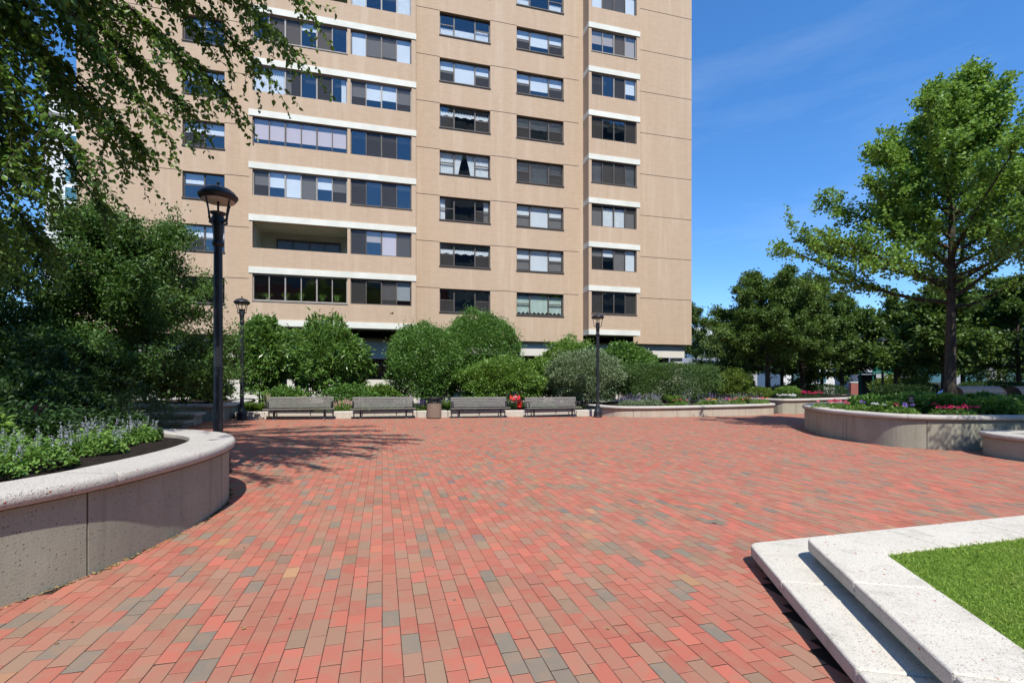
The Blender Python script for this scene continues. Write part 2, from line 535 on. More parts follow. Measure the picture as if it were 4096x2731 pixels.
def spline(pts, closed=True, sub=8):
    """Catmull-Rom through 2-D points."""
    n = len(pts)
    out = []
    rng = range(n) if closed else range(n - 1)
    for i in rng:
        if closed:
            p0, p1, p2, p3 = pts[i - 1], pts[i], pts[(i + 1) % n], pts[(i + 2) % n]
        else:
            p0, p1, p2, p3 = pts[max(i - 1, 0)], pts[i], pts[i + 1], pts[min(i + 2, n - 1)]
        for k in range(sub):
            t = k / sub
            out.append(tuple(0.5 * (2 * p1[a] + (p2[a] - p0[a]) * t + (2 * p0[a] - 5 * p1[a] + 4 * p2[a] - p3[a]) * t * t
                                    + (3 * p1[a] - p0[a] - 3 * p2[a] + p3[a]) * t ** 3) for a in range(len(p1))))
    if not closed:
        out.append(tuple(pts[-1]))
    return out


def np_mesh(name, V, F):
    """Mesh from numpy arrays: V (n,3), F (m,k) faces all with k corners."""
    me = bpy.data.meshes.new(name)
    m, k = F.shape
    me.vertices.add(len(V))
    me.vertices.foreach_set('co', np.ascontiguousarray(V, dtype=np.float32).ravel())
    me.loops.add(m * k)
    me.loops.foreach_set('vertex_index', np.ascontiguousarray(F, dtype=np.int32).ravel())
    me.polygons.add(m)
    me.polygons.foreach_set('loop_start', np.arange(0, m * k, k, dtype=np.int32))
    try:
        me.polygons.foreach_set('loop_total', np.full(m, k, dtype=np.int32))
    except Exception:
        pass
    me.update(calc_edges=True)
    me.polygons.foreach_set('use_smooth', np.zeros(m, dtype=bool))
    return me


def unit(a):
    return a / np.maximum(np.linalg.norm(a, axis=1, keepdims=True), 1e-9)


def leaves(P, D, L, W, rng, up=0.6, six=False):
    """Leaf blades at P, long axis near D, faces turned towards the sky by `up`. Returns V, F."""
    n = len(P)
    D = unit(D + rng.normal(0, 0.55, (n, 3)))
    N = rng.normal(0, 1, (n, 3))
    N[:, 2] += up * 2.0
    S = unit(np.cross(D, N))
    N = np.cross(S, D)
    L = (L * rng.uniform(0.65, 1.25, n))[:, None]
    W = (W * rng.uniform(0.7, 1.2, n))[:, None]
    if not six:
        V = np.stack([P, P + D * L * 0.45 + S * W * 0.5, P + D * L, P + D * L * 0.45 - S * W * 0.5 + N * W * 0.15], 1)
        F = np.arange(n * 4).reshape(n, 4)
        return V.reshape(-1, 3), F
    f = N * W * 0.16
    V = np.stack([P, P + D * L * 0.28 + S * W * 0.48 + f, P + D * L * 0.62 + S * W * 0.36 + f, P + D * L - N * L * 0.10,
                  P + D * L * 0.62 - S * W * 0.36 + f, P + D * L * 0.28 - S * W * 0.48 + f], 1)
    b = np.arange(n)[:, None] * 6
    F = np.concatenate([b + np.array([[0, 1, 2, 3]]), b + np.array([[0, 3, 4, 5]])], 0)
    return V.reshape(-1, 3), F


def leaf_obj(name, parts, mat, parent, kind=None):
    V = np.concatenate([p[0] for p in parts])
    off, Fs = 0, []
    for v, f in parts:
        Fs.append(f + off)
        off += len(v)
    o = link(name, np_mesh(name, V, np.concatenate(Fs)), mat, parent)
    if kind:
        o['kind'] = kind
    return o

# ================================================================== SETTING
g_ = MB().add([(-500, -300, -0.42), (700, -300, -0.42), (700, 900, -0.42), (-500, 900, -0.42)], [(0, 1, 2, 3)])
tag(g_.build('ground', M['ground']), 'grey asphalt ground beyond the plaza', kind='structure')

F_ = (math.sin(YAW), math.cos(YAW))
R_ = (math.cos(YAW), -math.sin(YAW))


def inside(poly, x, y):
    c = False
    n = len(poly)
    for i in range(n):
        x1, y1 = poly[i]
        x2, y2 = poly[i - 1]
        if (y1 > y) != (y2 > y) and x < (x2 - x1) * (y - y1) / (y2 - y1) + x1:
            c = not c
    return c


PL_NEAR = spline([(-4.6, 1.0), (-3.6, 1.9), (-2.85, 2.95), (-2.32, 3.77), (-2.05, 4.33), (-1.90, 4.87), (-1.79, 5.5), (-1.76, 6.1), (-1.83, 6.7), (-2.05, 7.3),
                  (-2.45, 7.8), (-3.0, 8.2), (-4.0, 8.6), (-5.5, 8.8), (-7.2, 8.2), (-8.2, 6.5), (-8.2, 3.5), (-7.0, 1.6), (-5.8, 0.9)], True, 8)
PL_RIGHT = spline([(13.9, 13.4), (12.95, 12.2), (12.15, 10.95), (11.9, 10.2), (11.77, 9.45), (11.87, 8.75), (12.4, 8.2), (13.3, 7.85), (14.4, 7.6), (16.2, 7.4), (18.4, 7.9),
                   (19.4, 9.5), (19.2, 12.0), (17.6, 13.8), (15.6, 14.3)], True, 8)
PL_RLOW = spline([(12.75, 7.62), (12.3, 7.2), (12.1, 6.6), (12.1, 5.8), (12.5, 4.6), (13.6, 3.6), (15.5, 3.3), (17.4, 4.2), (17.7, 5.8), (16.6, 6.85), (14.6, 7.05), (13.4, 7.45)], True, 8)
PL_MID = spline([(9.55, 20.5), (9.62, 19.85), (10.0, 19.2), (10.8, 18.88), (11.94, 18.78), (14.1, 18.94), (16.6, 19.23), (18.2, 19.62), (18.9, 20.1), (18.95, 20.9), (18.5, 22.4), (17.0, 24.3),
                 (14.0, 24.9), (11.0, 24.6), (9.7, 22.6)], True, 6)
PL_REAR = spline([(19.35, 20.6), (20.0, 20.05), (21.2, 20.2), (23.6, 20.75), (26.5, 21.7), (29.5, 23.6), (30.5, 27.0), (28.0, 31.0), (23.0, 32.0), (19.6, 29.0), (19.1, 24.0)], True, 6)
PL_LEFT = spline([(-5.42, 20.9), (-5.35, 20.3), (-5.5, 19.6), (-5.95, 19.3), (-7.0, 19.45), (-8.6, 19.75), (-10.5, 20.2), (-12.5, 21.5), (-12.8, 24.0), (-11.5, 26.2), (-8.0, 26.6), (-6.0, 25.5), (-5.6, 23.0)], True, 6)

LOW_D = Vector((0.445, 0.8955))
LOW_N = Vector((0.8955, -0.445))
STEP_POLY = [(2.95, 3.34), (10.0, 3.34), (10.0, -2.5), (-0.05, -2.5)]


# ---- brick plaza: a bed sheet that parents its bricks
bx0, bx1, by0, by1 = -12.0, 33.0, -2.0, 20.4
bed = MB().add([(bx0, by0, gz(bx0) - 0.0024), (bx1, by0, gz(bx1) - 0.0024), (bx1, by1, gz(bx1) - 0.0024), (bx0, by1, gz(bx0) - 0.0024)], [(0, 1, 2, 3)])
plaza = tag(bed.build('plaza', M['sand']), 'red brick plaza paving in running bond', kind='structure')
BW, BL, GAP = 0.1016, 0.2032, 0.0030
rng = np.random.default_rng(7)
PAL = [((0.385, 0.114, 0.076), 0.28), ((0.350, 0.110, 0.073), 0.22), ((0.320, 0.130, 0.086), 0.19), ((0.275, 0.146, 0.096), 0.14), ((0.230, 0.150, 0.098), 0.10),
       ((0.175, 0.147, 0.112), 0.055), ((0.35, 0.185, 0.092), 0.008), ((0.128, 0.126, 0.112), 0.010)]
pw = np.array([p[1] for p in PAL]); pw = pw / pw.sum()
cols_ = np.arange(int(bx0 / BW), int(22.5 / BW))
cand = []
for ci in cols_:
    x = (ci + 0.5) * BW
    shift = (0.5 if ci % 2 else 0.0) * BL + rng.normal(0, 0.012)
    ys = np.arange(0.6, 20.25, BL) + shift
    cand.append(np.stack([np.full(len(ys), x), ys], 1))
B = np.concatenate(cand)
zc = B[:, 0] * F_[0] + B[:, 1] * F_[1]
lat = B[:, 0] * R_[0] + B[:, 1] * R_[1]
B = B[(zc > 0.9) & (np.abs(lat) < 1.12 * zc + 2.6)]
keep = np.array([not (inside(PL_NEAR, x, y) if x < -1.7 else (inside(PL_RIGHT, x, y) or inside(PL_RLOW, x, y) or inside(PL_MID, x, y)) if x > 9.4 else
                      (y < 3.4 and inside(STEP_POLY, x, y))) for x, y in B])
B = B[keep]
nB = len(B)
ang = rng.normal(0, 0.006, nB)
dz = rng.normal(0, 0.0007, nB)
tilt = rng.normal(0, 0.0035, (nB, 2))
ci = rng.choice(len(PAL), nB, p=pw)
base = np.array([p[0] for p in PAL])[ci]
colr = base * rng.uniform(0.86, 1.14, (nB, 1)) * rng.uniform(0.95, 1.05, (nB, 3))
hw, hl = (BW - GAP) / 2, (BL - GAP * 2.3) / 2
zc = B[:, 0] * F_[0] + B[:, 1] * F_[1]
lat = B[:, 0] * R_[0] + B[:, 1] * R_[1]
px = 1176 + 1115 * lat / zc
py = 876 + 1115 * 1.44 / zc
vis = (px > -20) & (px < 2372) & (py < 1590)
near = np.where(vis)[0]
near = near[np.argsort(zc[near])][:300]
isnear = np.zeros(nB, bool)
isnear[near] = True


def brick_geo(x, y, a, z, tx, ty):
    ca, sa = math.cos(a), math.sin(a)
    out = []
    for (w, l, zz) in ((hw, hl, -0.02), (hw, hl, -0.0022), (hw - 0.0022, hl - 0.0022, 0.0)):
        for sx_, sy_ in ((-1, -1), (1, -1), (1, 1), (-1, 1)):
            lx, ly = sx_ * w, sy_ * l
            out.append((x + lx * ca - ly * sa, y + lx * sa + ly * ca, z + zz + tx * lx + ty * ly))
    return out


BF = [(8, 9, 10, 11)] + [(k, (k + 1) % 4, 4 + (k + 1) % 4, 4 + k) for k in range(4)] + [(4 + k, 4 + (k + 1) % 4, 8 + (k + 1) % 4, 8 + k) for k in range(4)]


def col_attr(me, cols):
    a = me.attributes.new('col', 'FLOAT_COLOR', 'FACE')
    a.data.foreach_set('color', np.concatenate([cols, np.ones((len(cols), 1))], 1).astype(np.float32).ravel())


variants = []
for k in range(32):
    me = bpy.data.meshes.new('brick')
    me.from_pydata(brick_geo(0, 0, 0, 0, 0, 0), [], BF)
    c = np.array(PAL[int(rng.choice(len(PAL), p=pw))][0]) * rng.uniform(0.88, 1.12)
    col_attr(me, np.tile(c, (9, 1)))
    me.materials.append(M['paver'])
    me.update()
    variants.append(me)
for i in near:
    o = bpy.data.objects.new('brick', variants[int(rng.integers(0, 32))])
    COL.objects.link(o)
    o.parent = plaza
    o.location = (B[i, 0], B[i, 1], gz(B[i, 0]) + dz[i])
    o.rotation_euler = (tilt[i, 0], tilt[i, 1] + 0.0095, ang[i])
far = np.where(~isnear)[0]
fx, fy = B[far, 0], B[far, 1]
ca, sa = np.cos(ang[far]), np.sin(ang[far])
corners = []
for zz, sh in ((-0.012, 0.0), (0.0, 0.0)):
    for sx_, sy_ in ((-1, -1), (1, -1), (1, 1), (-1, 1)):
        lx, ly = sx_ * hw, sy_ * hl
        X = fx + lx * ca - ly * sa
        corners.append(np.stack([X, fy + lx * sa + ly * ca, gz(X) + dz[far] + zz + tilt[far, 0] * ly - tilt[far, 1] * lx], 1))
V = np.stack(corners, 1).reshape(-1, 3)
bq = np.array([(4, 5, 6, 7), (0, 1, 5, 4), (1, 2, 6, 5), (2, 3, 7, 6), (3, 0, 4, 7)])
Fq = (np.arange(len(far))[:, None, None] * 8 + bq[None]).reshape(-1, 4)
me = np_mesh('brick_paving', V, Fq)
col_attr(me, np.repeat(colr[far], 5, axis=0))
tag(link('brick_paving', me, M['paver'], plaza), kind='stuff')


# ---- planters
def resample(path, n):
    P = np.array(path + [path[0]])
    d = np.concatenate([[0], np.cumsum(np.linalg.norm(np.diff(P, axis=0), axis=1))])
    s = np.linspace(0, d[-1], n, endpoint=False)
    return np.stack([np.interp(s, d, P[:, k]) for k in range(2)], 1), d[-1]


def planter(label, path, z_top, thick, mat_wall, panel=1.75, stone=1.5, over=0.065, inner=0.40, soil_drop=0.05, round_=0.045, phase=0):
    """Curved planter: wall panels, coping stones with a bullnose, soil."""
    area = sum(path[i - 1][0] * path[i][1] - path[i][0] * path[i - 1][1] for i in range(len(path)))
    if area < 0:
        path = path[::-1]
    Pn, length = resample(path, int(max(120, sum(math.dist(path[i - 1], path[i]) for i in range(len(path))) / 0.09)))
    n = len(Pn)
    T = unit(np.roll(Pn, -1, 0) - np.roll(Pn, 1, 0))
    N = np.stack([T[:, 1], -T[:, 0]], 1)
    root = empty('planter', (float(Pn[:, 0].mean()), float(Pn[:, 1].mean()), 0))
    tag(root, label, 'planter')
    ox, oy = root.location.x, root.location.y

    def run(i0, i1, prof, gap):
        idx = list(range(i0, i1 + 1))
        mb = MB()
        vs, fs = [], []
        k = len(prof)
        for j, i in enumerate(idx):
            p, nn, t = Pn[i % n], N[i % n], T[i % n]
            sh = gap if j == 0 else (-gap if j == len(idx) - 1 else 0.0)
            for off, z in prof:
                vs.append((p[0] + nn[0] * off + t[0] * sh - ox, p[1] + nn[1] * off + t[1] * sh - oy, z))
        for j in range(len(idx) - 1):
            for a in range(k):
                b = (a + 1) % k
                fs.append((j * k + a, (j + 1) * k + a, (j + 1) * k + b, j * k + b))
        fs += [tuple(range(k)), tuple((len(idx) - 1) * k + a for a in range(k - 1, -1, -1))]
        mb.add(vs, fs)
        return mb
    zb = z_top - thick
    r = round_
    wall_prof = [(0.0, -0.4), (0.0, zb + 0.012), (-0.22, zb + 0.012), (-0.22, -0.4)]
    cop_prof = [(-inner, zb), (over - 0.02, zb)]
    for a in range(0, 7):
        an = -PI / 2 + PI * a / 6 * 0.5 * 2
        rr = thick / 2
        cop_prof.append((over - rr * 0.75 + rr * 0.75 * math.cos(an), zb + rr + rr * math.sin(an)))
    cop_prof += [(-inner + 0.012, z_top), (-inner, z_top - 0.012)]
    np_ = max(6, round(length / panel))
    for k in range(np_):
        i0, i1 = round(k * n / np_) + phase, round((k + 1) * n / np_) + phase
        o = run(i0, i1, wall_prof, 0.007).build('wall_panel', mat_wall, root)
        sm = [abs(p.normal.z) < 0.5 for p in o.data.polygons]
    ns = max(6, round(length / stone))
    for k in range(ns):
        i0, i1 = round(k * n / ns) + phase + 5, round((k + 1) * n / ns) + phase + 5
        o = run(i0, i1, cop_prof, 0.0022).build('coping_stone', M['coping'], root, 0.006, 2)
        o.data.polygons.foreach_set('use_smooth', [True] * len(o.data.polygons))
        o.modifiers['bevel'].angle_limit = RAD(60)
        es = o.modifiers.new('split', 'EDGE_SPLIT'); es.split_angle = RAD(35)
    # joint filler just behind the panel gaps
    fill = MB().add([(p[0] - nn[0] * 0.03 - ox, p[1] - nn[1] * 0.03 - oy, z) for z in (-0.35, zb) for p, nn in zip(Pn, N)],
                    [(i, (i + 1) % n, n + (i + 1) % n, n + i) for i in range(n)])
    fill.build('joint_backing', M['joint'], root)
    inn = [(p[0] - nn[0] * (inner - 0.04) - ox, p[1] - nn[1] * (inner - 0.04) - oy) for p, nn in zip(Pn[::2], N[::2])]
    zs = z_top - soil_drop
    cxm, cym = sum(p[0] for p in inn) / len(inn), sum(p[1] for p in inn) / len(inn)
    sv, sf = [(cxm, cym, zs + 0.06)], []
    rings = (0.35, 0.65, 0.85, 0.95, 1.0)
    rr2 = random.Random(len(inn))
    for fr in rings:
        for p in inn:
            sv.append((cxm + (p[0] - cxm) * fr, cym + (p[1] - cym) * fr, zs + (0.05 * (1 - fr) + rr2.uniform(-0.012, 0.012) if fr < 1 else -0.01)))
    q = len(inn)
    for i in range(q):
        sf.append((0, 1 + i, 1 + (i + 1) % q))
        for a in range(len(rings) - 1):
            sf.append((1 + a * q + i, 1 + (a + 1) * q + i, 1 + (a + 1) * q + (i + 1) % q, 1 + a * q + (i + 1) % q))
    MB().add(sv, sf).build('soil', M['soil'], root)
    return root


planter('tall curved concrete planter in the left foreground with catmint', PL_NEAR, 0.74, 0.105, M['wallc'], 1.95, 1.75, 0.07, 0.42, phase=4)
planter('long curved concrete planter on the right under the tall tree', PL_RIGHT, 0.66, 0.11, M['wallc'], 1.9, 1.7, 0.07, 0.42)
planter('low concrete planter at the right edge in front of the taller one', PL_RLOW, 0.37, 0.10, M['wallc'], 1.9, 1.6, 0.07, 0.38)
planter('low warm concrete planter with lavender and pink flowers before the clipped hedge', PL_MID, 0.36, 0.12, M['wallw'], 1.95, 1.8, 0.08, 0.40)
planter('concrete planter in the shade behind, below the dark right tree', PL_REAR, 0.56, 0.12, M['wallc'], 2.2, 2.0, 0.08, 0.40)
planter('shaded concrete planter at the back left beside the far lamp', PL_LEFT, 0.64, 0.13, M['wallc'], 2.0, 1.8, 0.08, 0.40)

# ---- garden bed behind the benches, with its kerb of cast blocks
gb = MB()
gb.add([(-5.6, 20.1, 0.20), (9.7, 20.1, 0.10), (9.9, 25.0, 0.16), (19.5, 25.0, 0.1), (19.5, 28.9, 0.1), (-15.0, 28.9, 0.28), (-13.0, 26.4, 0.28), (-5.8, 26.2, 0.26)],
       [(0, 1, 2, 7), (2, 3, 4, 5, 6, 7)])
tag(gb.build('garden_bed', M['soil']), 'dark mulched garden bed between benches and building', kind='structure')
kerb = empty('kerb', (2.0, 20.03, 0))
tag(kerb, 'low kerb of pale cast blocks behind the benches', kind='structure')
xs_ = [-5.25, -3.95, -2.65, -1.85, -0.75, 0.55, 1.35, 2.6, 3.9, 5.0, 6.0, 7.3, 8.25, 9.25]
for a, b in zip(xs_[:-1], xs_[1:]):
    mb = MB().box(a + 0.008 - 2.0, b - 0.008 - 2.0, -0.15, 0.15, -0.3, 0.27 + gz((a + b) / 2))
    mb.build('kerb_block', M['slab'], kerb, 0.03, 3)

# ---- stepped stone edging of the lawn, right foreground
steps = empty('stone_steps', (3.0, 2.5, 0))
tag(steps, 'two pale stone slab steps edging the lawn in the right foreground', 'steps')


def slab(poly, z0, z1, name='slab', bev=0.016, mat=None):
    return MB().prism([(x - 3.0, y - 2.5) for x, y in poly], z0, z1).build(name, mat or M['slab'], steps, bev, 3)


def along(p, d, s):
    return (p[0] + d[0] * s, p[1] + d[1] * s)


LC = (2.895, 3.34)
UC = (3.065, 2.95)
ud = Vector((0.489, 0.8723))
un = Vector((0.8723, -0.489))


def edge_run(corner, d, nrm, joints, width, z0, z1, far_y, xjoints, rad):
    g = 0.004
    pts = [corner] + [along(corner, d, -s) for s in joints]
    # corner stone with a rounded nose
    arc = []
    a0 = (corner[0] - d[0] * rad * 1.7, corner[1] - d[1] * rad * 1.7)
    a1 = (corner[0] + rad * 1.7, corner[1])
    for k in range(7):
        t = k / 6
        arc.append(((1 - t) ** 2 * a0[0] + 2 * t * (1 - t) * corner[0] + t * t * a1[0], (1 - t) ** 2 * a0[1] + 2 * t * (1 - t) * corner[1] + t * t * a1[1]))
    j = along(pts[1], d, g)
    ji = (j[0] + nrm[0] * width, j[1] + nrm[1] * width)
    tcor = (far_y - width - ji[1]) / d[1]
    inner = along(ji, d, tcor)
    slab([j] + arc + [(xjoints[0] - g, far_y), (xjoints[0] - g, far_y - width), inner, ji][:], z0, z1)
    for k in range(1, len(pts) - 1):
        a, b = along(pts[k], d, -g), along(pts[k + 1], d, g)
        slab([b, a, (a[0] + nrm[0] * width, a[1] + nrm[1] * width), (b[0] + nrm[0] * width, b[1] + nrm[1] * width)], z0, z1)
    for xa, xb in zip(xjoints[:-1], xjoints[1:]):
        slab([(xa + g, far_y), (xb - g, far_y), (xb - g, far_y - width), (xa + g, far_y - width)], z0, z1)


edge_run(LC, LOW_D, LOW_N, [0.78, 1.78, 2.9, 4.2, 5.6], 0.52, 0.035, 0.122, 3.34, [3.75, 5.0, 6.3, 7.6, 9.0], 0.055)
edge_run(UC, ud, un, [0.83, 1.75, 2.9, 4.2, 5.6], 0.42, 0.186, 0.272, 2.95, [3.85, 4.75, 5.9, 7.1, 9.0], 0.05)


def inset_plinth(corner, d, nrm, ins, z0, z1, width, far_y):
    c = (corner[0] + nrm[0] * ins + d[0] * 0.0, far_y - ins)
    t = (far_y - ins - corner[1] - nrm[1] * ins) / d[1]
    c = (corner[0] + nrm[0] * ins + d[0] * t, far_y - ins)
    b = along(c, d, -6.0)
    i1 = (c[0] + nrm[0] * width, far_y - width)
    i1 = along((c[0] + nrm[0] * width, c[1] + nrm[1] * width), d, (far_y - width - c[1] - nrm[1] * width) / d[1])
    i2 = (b[0] + nrm[0] * width, b[1] + nrm[1] * width)
    slab([b, c, (9.0, far_y - ins), (9.0, far_y - width), i1, i2], z0, z1, 'plinth', 0.0, M['wallc'])


inset_plinth(LC, LOW_D, LOW_N, 0.055, -0.15, 0.037, 0.45, 3.34)
inset_plinth(UC, ud, un, 0.06, 0.05, 0.188, 0.38, 2.95)

# ---- lawn: soil sheet and real blades
gA = along((UC[0] + un[0] * 0.42, UC[1] + un[1] * 0.42), ud, (2.53 - UC[1] - un[1] * 0.42) / ud[1])
gB = along(gA, ud, -5.5)
lawn_poly = [gA, gB, (9.0, gB[1]), (9.0, 2.53)]
lw = MB().prism(lawn_poly, 0.15, 0.258)
lawn = tag(lw.build('lawn', mat_simple('lawn_thatch', (0.05, 0.10, 0.012), (0.08, 0.14, 0.02), 30, 0.95, 0.1)), 'mown green lawn behind the stone steps', kind='structure')
rng = np.random.default_rng(11)
n = 120000
gx = rng.uniform(1.6, 7.0, n)
gy = rng.uniform(0.2, 2.545, n)
ok = (gx - gA[0]) * ud[1] - (gy - gA[1]) * ud[0] > -0.012
zc_ = gx * F_[0] + gy * F_[1]
la_ = gx * R_[0] + gy * R_[1]
ok &= (zc_ > 0.8) & (np.abs(la_) < 1.15 * zc_ + 0.8)
gx, gy = gx[ok], gy[ok]
n = len(gx)
P = np.stack([gx, gy, np.full(n, 0.255)], 1)
dirn = rng.normal(0, 0.55, (n, 3)); dirn[:, 2] = 1.0
dirn = unit(dirn)
h = rng.uniform(0.014, 0.034, n)[:, None]
side = unit(np.stack([rng.normal(0, 1, n), rng.normal(0, 1, n), np.zeros(n)], 1)) * 0.0021
bend = np.stack([rng.normal(0, 0.012, n), rng.normal(0, 0.012, n), np.zeros(n)], 1)
V = np.stack([P - side, P + side, P + dirn * h * 0.6 + side * 0.7, P + dirn * h + bend, P + dirn * h * 0.6 - side * 0.7], 1).reshape(-1, 3)
tag(link('grass', np_mesh('grass', V, np.arange(n * 5).reshape(n, 5)), M['lawn'], lawn), kind='stuff')

# ---- dry leaf litter blown against the planter and scattered on the bricks
rng = np.random.default_rng(91)
arc = np.array([p for p in PL_NEAR if p[0] > -4.2 and p[1] > 2.0 and p[1] < 8.4 and p[0] > -3.6])
arc = arc[np.argsort(arc[:, 1])]
k = rng.integers(0, len(arc) - 1, 700)
f = rng.random((700, 1))
pp = arc[k] * (1 - f) + arc[k + 1] * f
pp[:, 0] += np.abs(rng.normal(0, 0.018, 700)) + 0.012
sc2 = np.stack([rng.uniform(-2.0, 11.0, 320), rng.uniform(2.0, 19.0, 320)], 1)
pp = np.concatenate([pp, sc2])
P = np.concatenate([pp, (gz(pp[:, 0]) + 0.006)[:, None]], 1)
P = P[~np.array([inside(STEP_POLY, a, b) for a, b in pp])]
D = rng.normal(0, 1, (len(P), 3)); D[:, 2] *= 0.15
D = unit(D)
S = unit(np.cross(D, np.array([[0, 0, 1.0]]) + rng.normal(0, 0.15, (len(P), 3))))
L_ = rng.uniform(0.008, 0.030, (len(P), 1)); W_ = L_ * 0.45
V = np.stack([P, P + D * L_ * 0.5 + S * W_, P + D * L_ + np.array([0, 0, 0.003]), P + D * L_ * 0.5 - S * W_], 1).reshape(-1, 3)
m_lit = mat_leaf('dry_leaf', (0.16, 0.10, 0.04), (0.38, 0.28, 0.12), 0.1, 0.8, 0.1)
tag(link('leaf_litter', np_mesh('leaf_litter', V, np.arange(len(P) * 4).reshape(-1, 4)), m_lit), 'dry leaf litter along the planter foot and on the bricks', 'leaf litter', None, 'stuff')

# ================================================================== APARTMENT BUILDING
YF, YB = 28.15, 27.30            # main wall plane, projecting bay plane
HS = 2.667                       # storey height
NR = 9                           # window rows
X_L, X_R = -14.3, 19.9
Z_TOP = 31.5
bld = empty('apartment_building', (2.8, YF, 0))
tag(bld, 'tall tan brick apartment building with cream slab bands and bronze windows', 'building')
OX, OY = 2.8, YF


def bpart(mb, name, mat, parent=None, bevel=0.0):
    mb.v = [(x - OX, y - OY, z) for x, y, z in mb.v]
    return mb.build(name, mat, parent or bld, bevel)


def wall(x0, x1, z0, z1, y, holes, reveal=0.26):
    xs = sorted({x0, x1} | {h[0] for h in holes} | {h[1] for h in holes})
    zs = sorted({z0, z1} | {h[2] for h in holes} | {h[3] for h in holes})
    mb = MB()
    for a, b in zip(xs[:-1], xs[1:]):
        for c, d in zip(zs[:-1], zs[1:]):
            mx, mz = (a + b) / 2, (c + d) / 2
            if any(h[0] < mx < h[1] and h[2] < mz < h[3] for h in holes):
                continue
            mb.add([(a, y, c), (b, y, c), (b, y, d), (a, y, d)], [(0, 1, 2, 3)])
    for a, b, c, d in holes:
        e = y + reveal
        mb.add([(a, y, c), (a, e, c), (a, e, d), (a, y, d)], [(0, 1, 2, 3)])
        mb.add([(b, y, c), (b, e, c), (b, e, d), (b, y, d)], [(3, 2, 1, 0)])
        mb.add([(a, y, c), (b, y, c), (b, e, c), (a, e, c)], [(0, 1, 2, 3)])
        mb.add([(a, y, d), (b, y, d), (b, e, d), (a, e, d)], [(3, 2, 1, 0)])
    return mb


HEAD = [6.82 + HS * k for k in range(NR)]           # heads of punched windows
BAND = [7.29 + HS * k for k in range(NR + 1)]       # tops of slab bands
WH = 1.40
A0, A1, B0, B1 = 3.20, 6.19, 7.81, 10.82
C0, C1 = -9.81, -7.89
main_holes = [(a, b, h - WH, h) for h in HEAD for a, b in ((A0, A1), (B0, B1))]
left_holes = [(C0, C1, h - WH, h) for h in HEAD]
LB0, LB1 = -6.55, 1.80            # left bay
RB0, RB1 = 12.12, 15.58           # right bay
BH = 1.36                         # bay window height
bay_l = [(-6.39, -1.80, t - 0.34 - BH, t - 0.34) for t in BAND[:NR]] + [(-1.64, 1.56, t - 0.34 - BH, t - 0.34) for t in BAND[:NR]]
bay_r = [(12.31, 15.36, t - 0.34 - BH, t - 0.34) for t in BAND[:NR]]
W_BOT = 3.876
bpart(wall(X_L, LB0, W_BOT, Z_TOP, YF, left_holes), 'wall', M['fbrick'])
bpart(wall(LB1, RB0, W_BOT, Z_TOP, YF, main_holes), 'wall', M['fbrick'])
bpart(wall(RB1, X_R, W_BOT, Z_TOP, YF, []), 'wall', M['fbrick'])
for (x0, x1, holes) in ((LB0, LB1, bay_l), (RB0, RB1, bay_r)):
    mb = wall(x0, x1, 4.62, Z_TOP, YB, holes)
    for x, flip in ((x0, False), (x1, True)):
        mb.add([(x, YB, 4.62), (x, YF, 4.62), (x, YF, Z_TOP), (x, YB, Z_TOP)], [(3, 2, 1, 0) if flip else (0, 1, 2, 3)])
    bpart(mb, 'bay_wall', M['fbrick'])
    # slab bands, slightly proud of the brick and returned round the corner
    for t in [4.62] + BAND:
        z0 = t - 0.32
        mb = MB().box(x0 - 0.012, x1 + 0.012, YB - 0.035, YB - 0.002, z0, t)
        mb.box(x0 - 0.012, x0 - 0.002, YB - 0.002, YF - 0.002, z0, t)
        mb.box(x1 + 0.002, x1 + 0.012, YB - 0.002, YF - 0.002, z0, t)
        bpart(mb, 'slab_band', M['precast'])
    bpart(MB().add([(x0, YB, 4.302), (x1, YB, 4.302), (x1, YF + 3, 4.302), (x0, YF + 3, 4.302)], [(3, 2, 1, 0)]), 'soffit', M['plaster'])
# shell: sides, roof, back, parapet
mb = MB()
yb = YF + 17
mb.add([(X_R, YF, W_BOT), (X_R, yb, W_BOT), (X_R, yb, Z_TOP), (X_R, YF, Z_TOP)], [(0, 1, 2, 3)])
mb.add([(X_L, YF, W_BOT), (X_L, yb, W_BOT), (X_L, yb, Z_TOP), (X_L, YF, Z_TOP)], [(3, 2, 1, 0)])
mb.add([(X_L, yb, 0), (X_R, yb, 0), (X_R, yb, Z_TOP), (X_L, yb, Z_TOP)], [(3, 2, 1, 0)])
mb.add([(X_L, YF, Z_TOP), (X_R, YF, Z_TOP), (X_R, yb, Z_TOP), (X_L, yb, Z_TOP)], [(0, 1, 2, 3)])
bpart(mb, 'side_wall', M['fbrick'])
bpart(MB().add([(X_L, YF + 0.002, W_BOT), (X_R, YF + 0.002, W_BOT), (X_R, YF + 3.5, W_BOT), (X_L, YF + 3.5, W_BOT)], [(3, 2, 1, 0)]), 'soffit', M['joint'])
# control joints
for h in HEAD + [HEAD[-1] + HS]:
    z = h + 0.02
    for x0, x1 in ((X_L, C0), (C1, LB0 - 0.02), (LB1 + 0.05, A0), (A1, B0), (B1, RB0 - 0.3), (RB1 + 0.02, X_R)):
        bpart(MB().box(x0, x1, YF - 0.004, YF + 0.004, z - 0.014, z + 0.014), 'control_joint', M['joint'])
bpart(MB().box(LB1 + 0.004, LB1 + 0.05, YF - 0.3, YF + 0.01, 4.6, Z_TOP), 'control_joint', M['joint'])
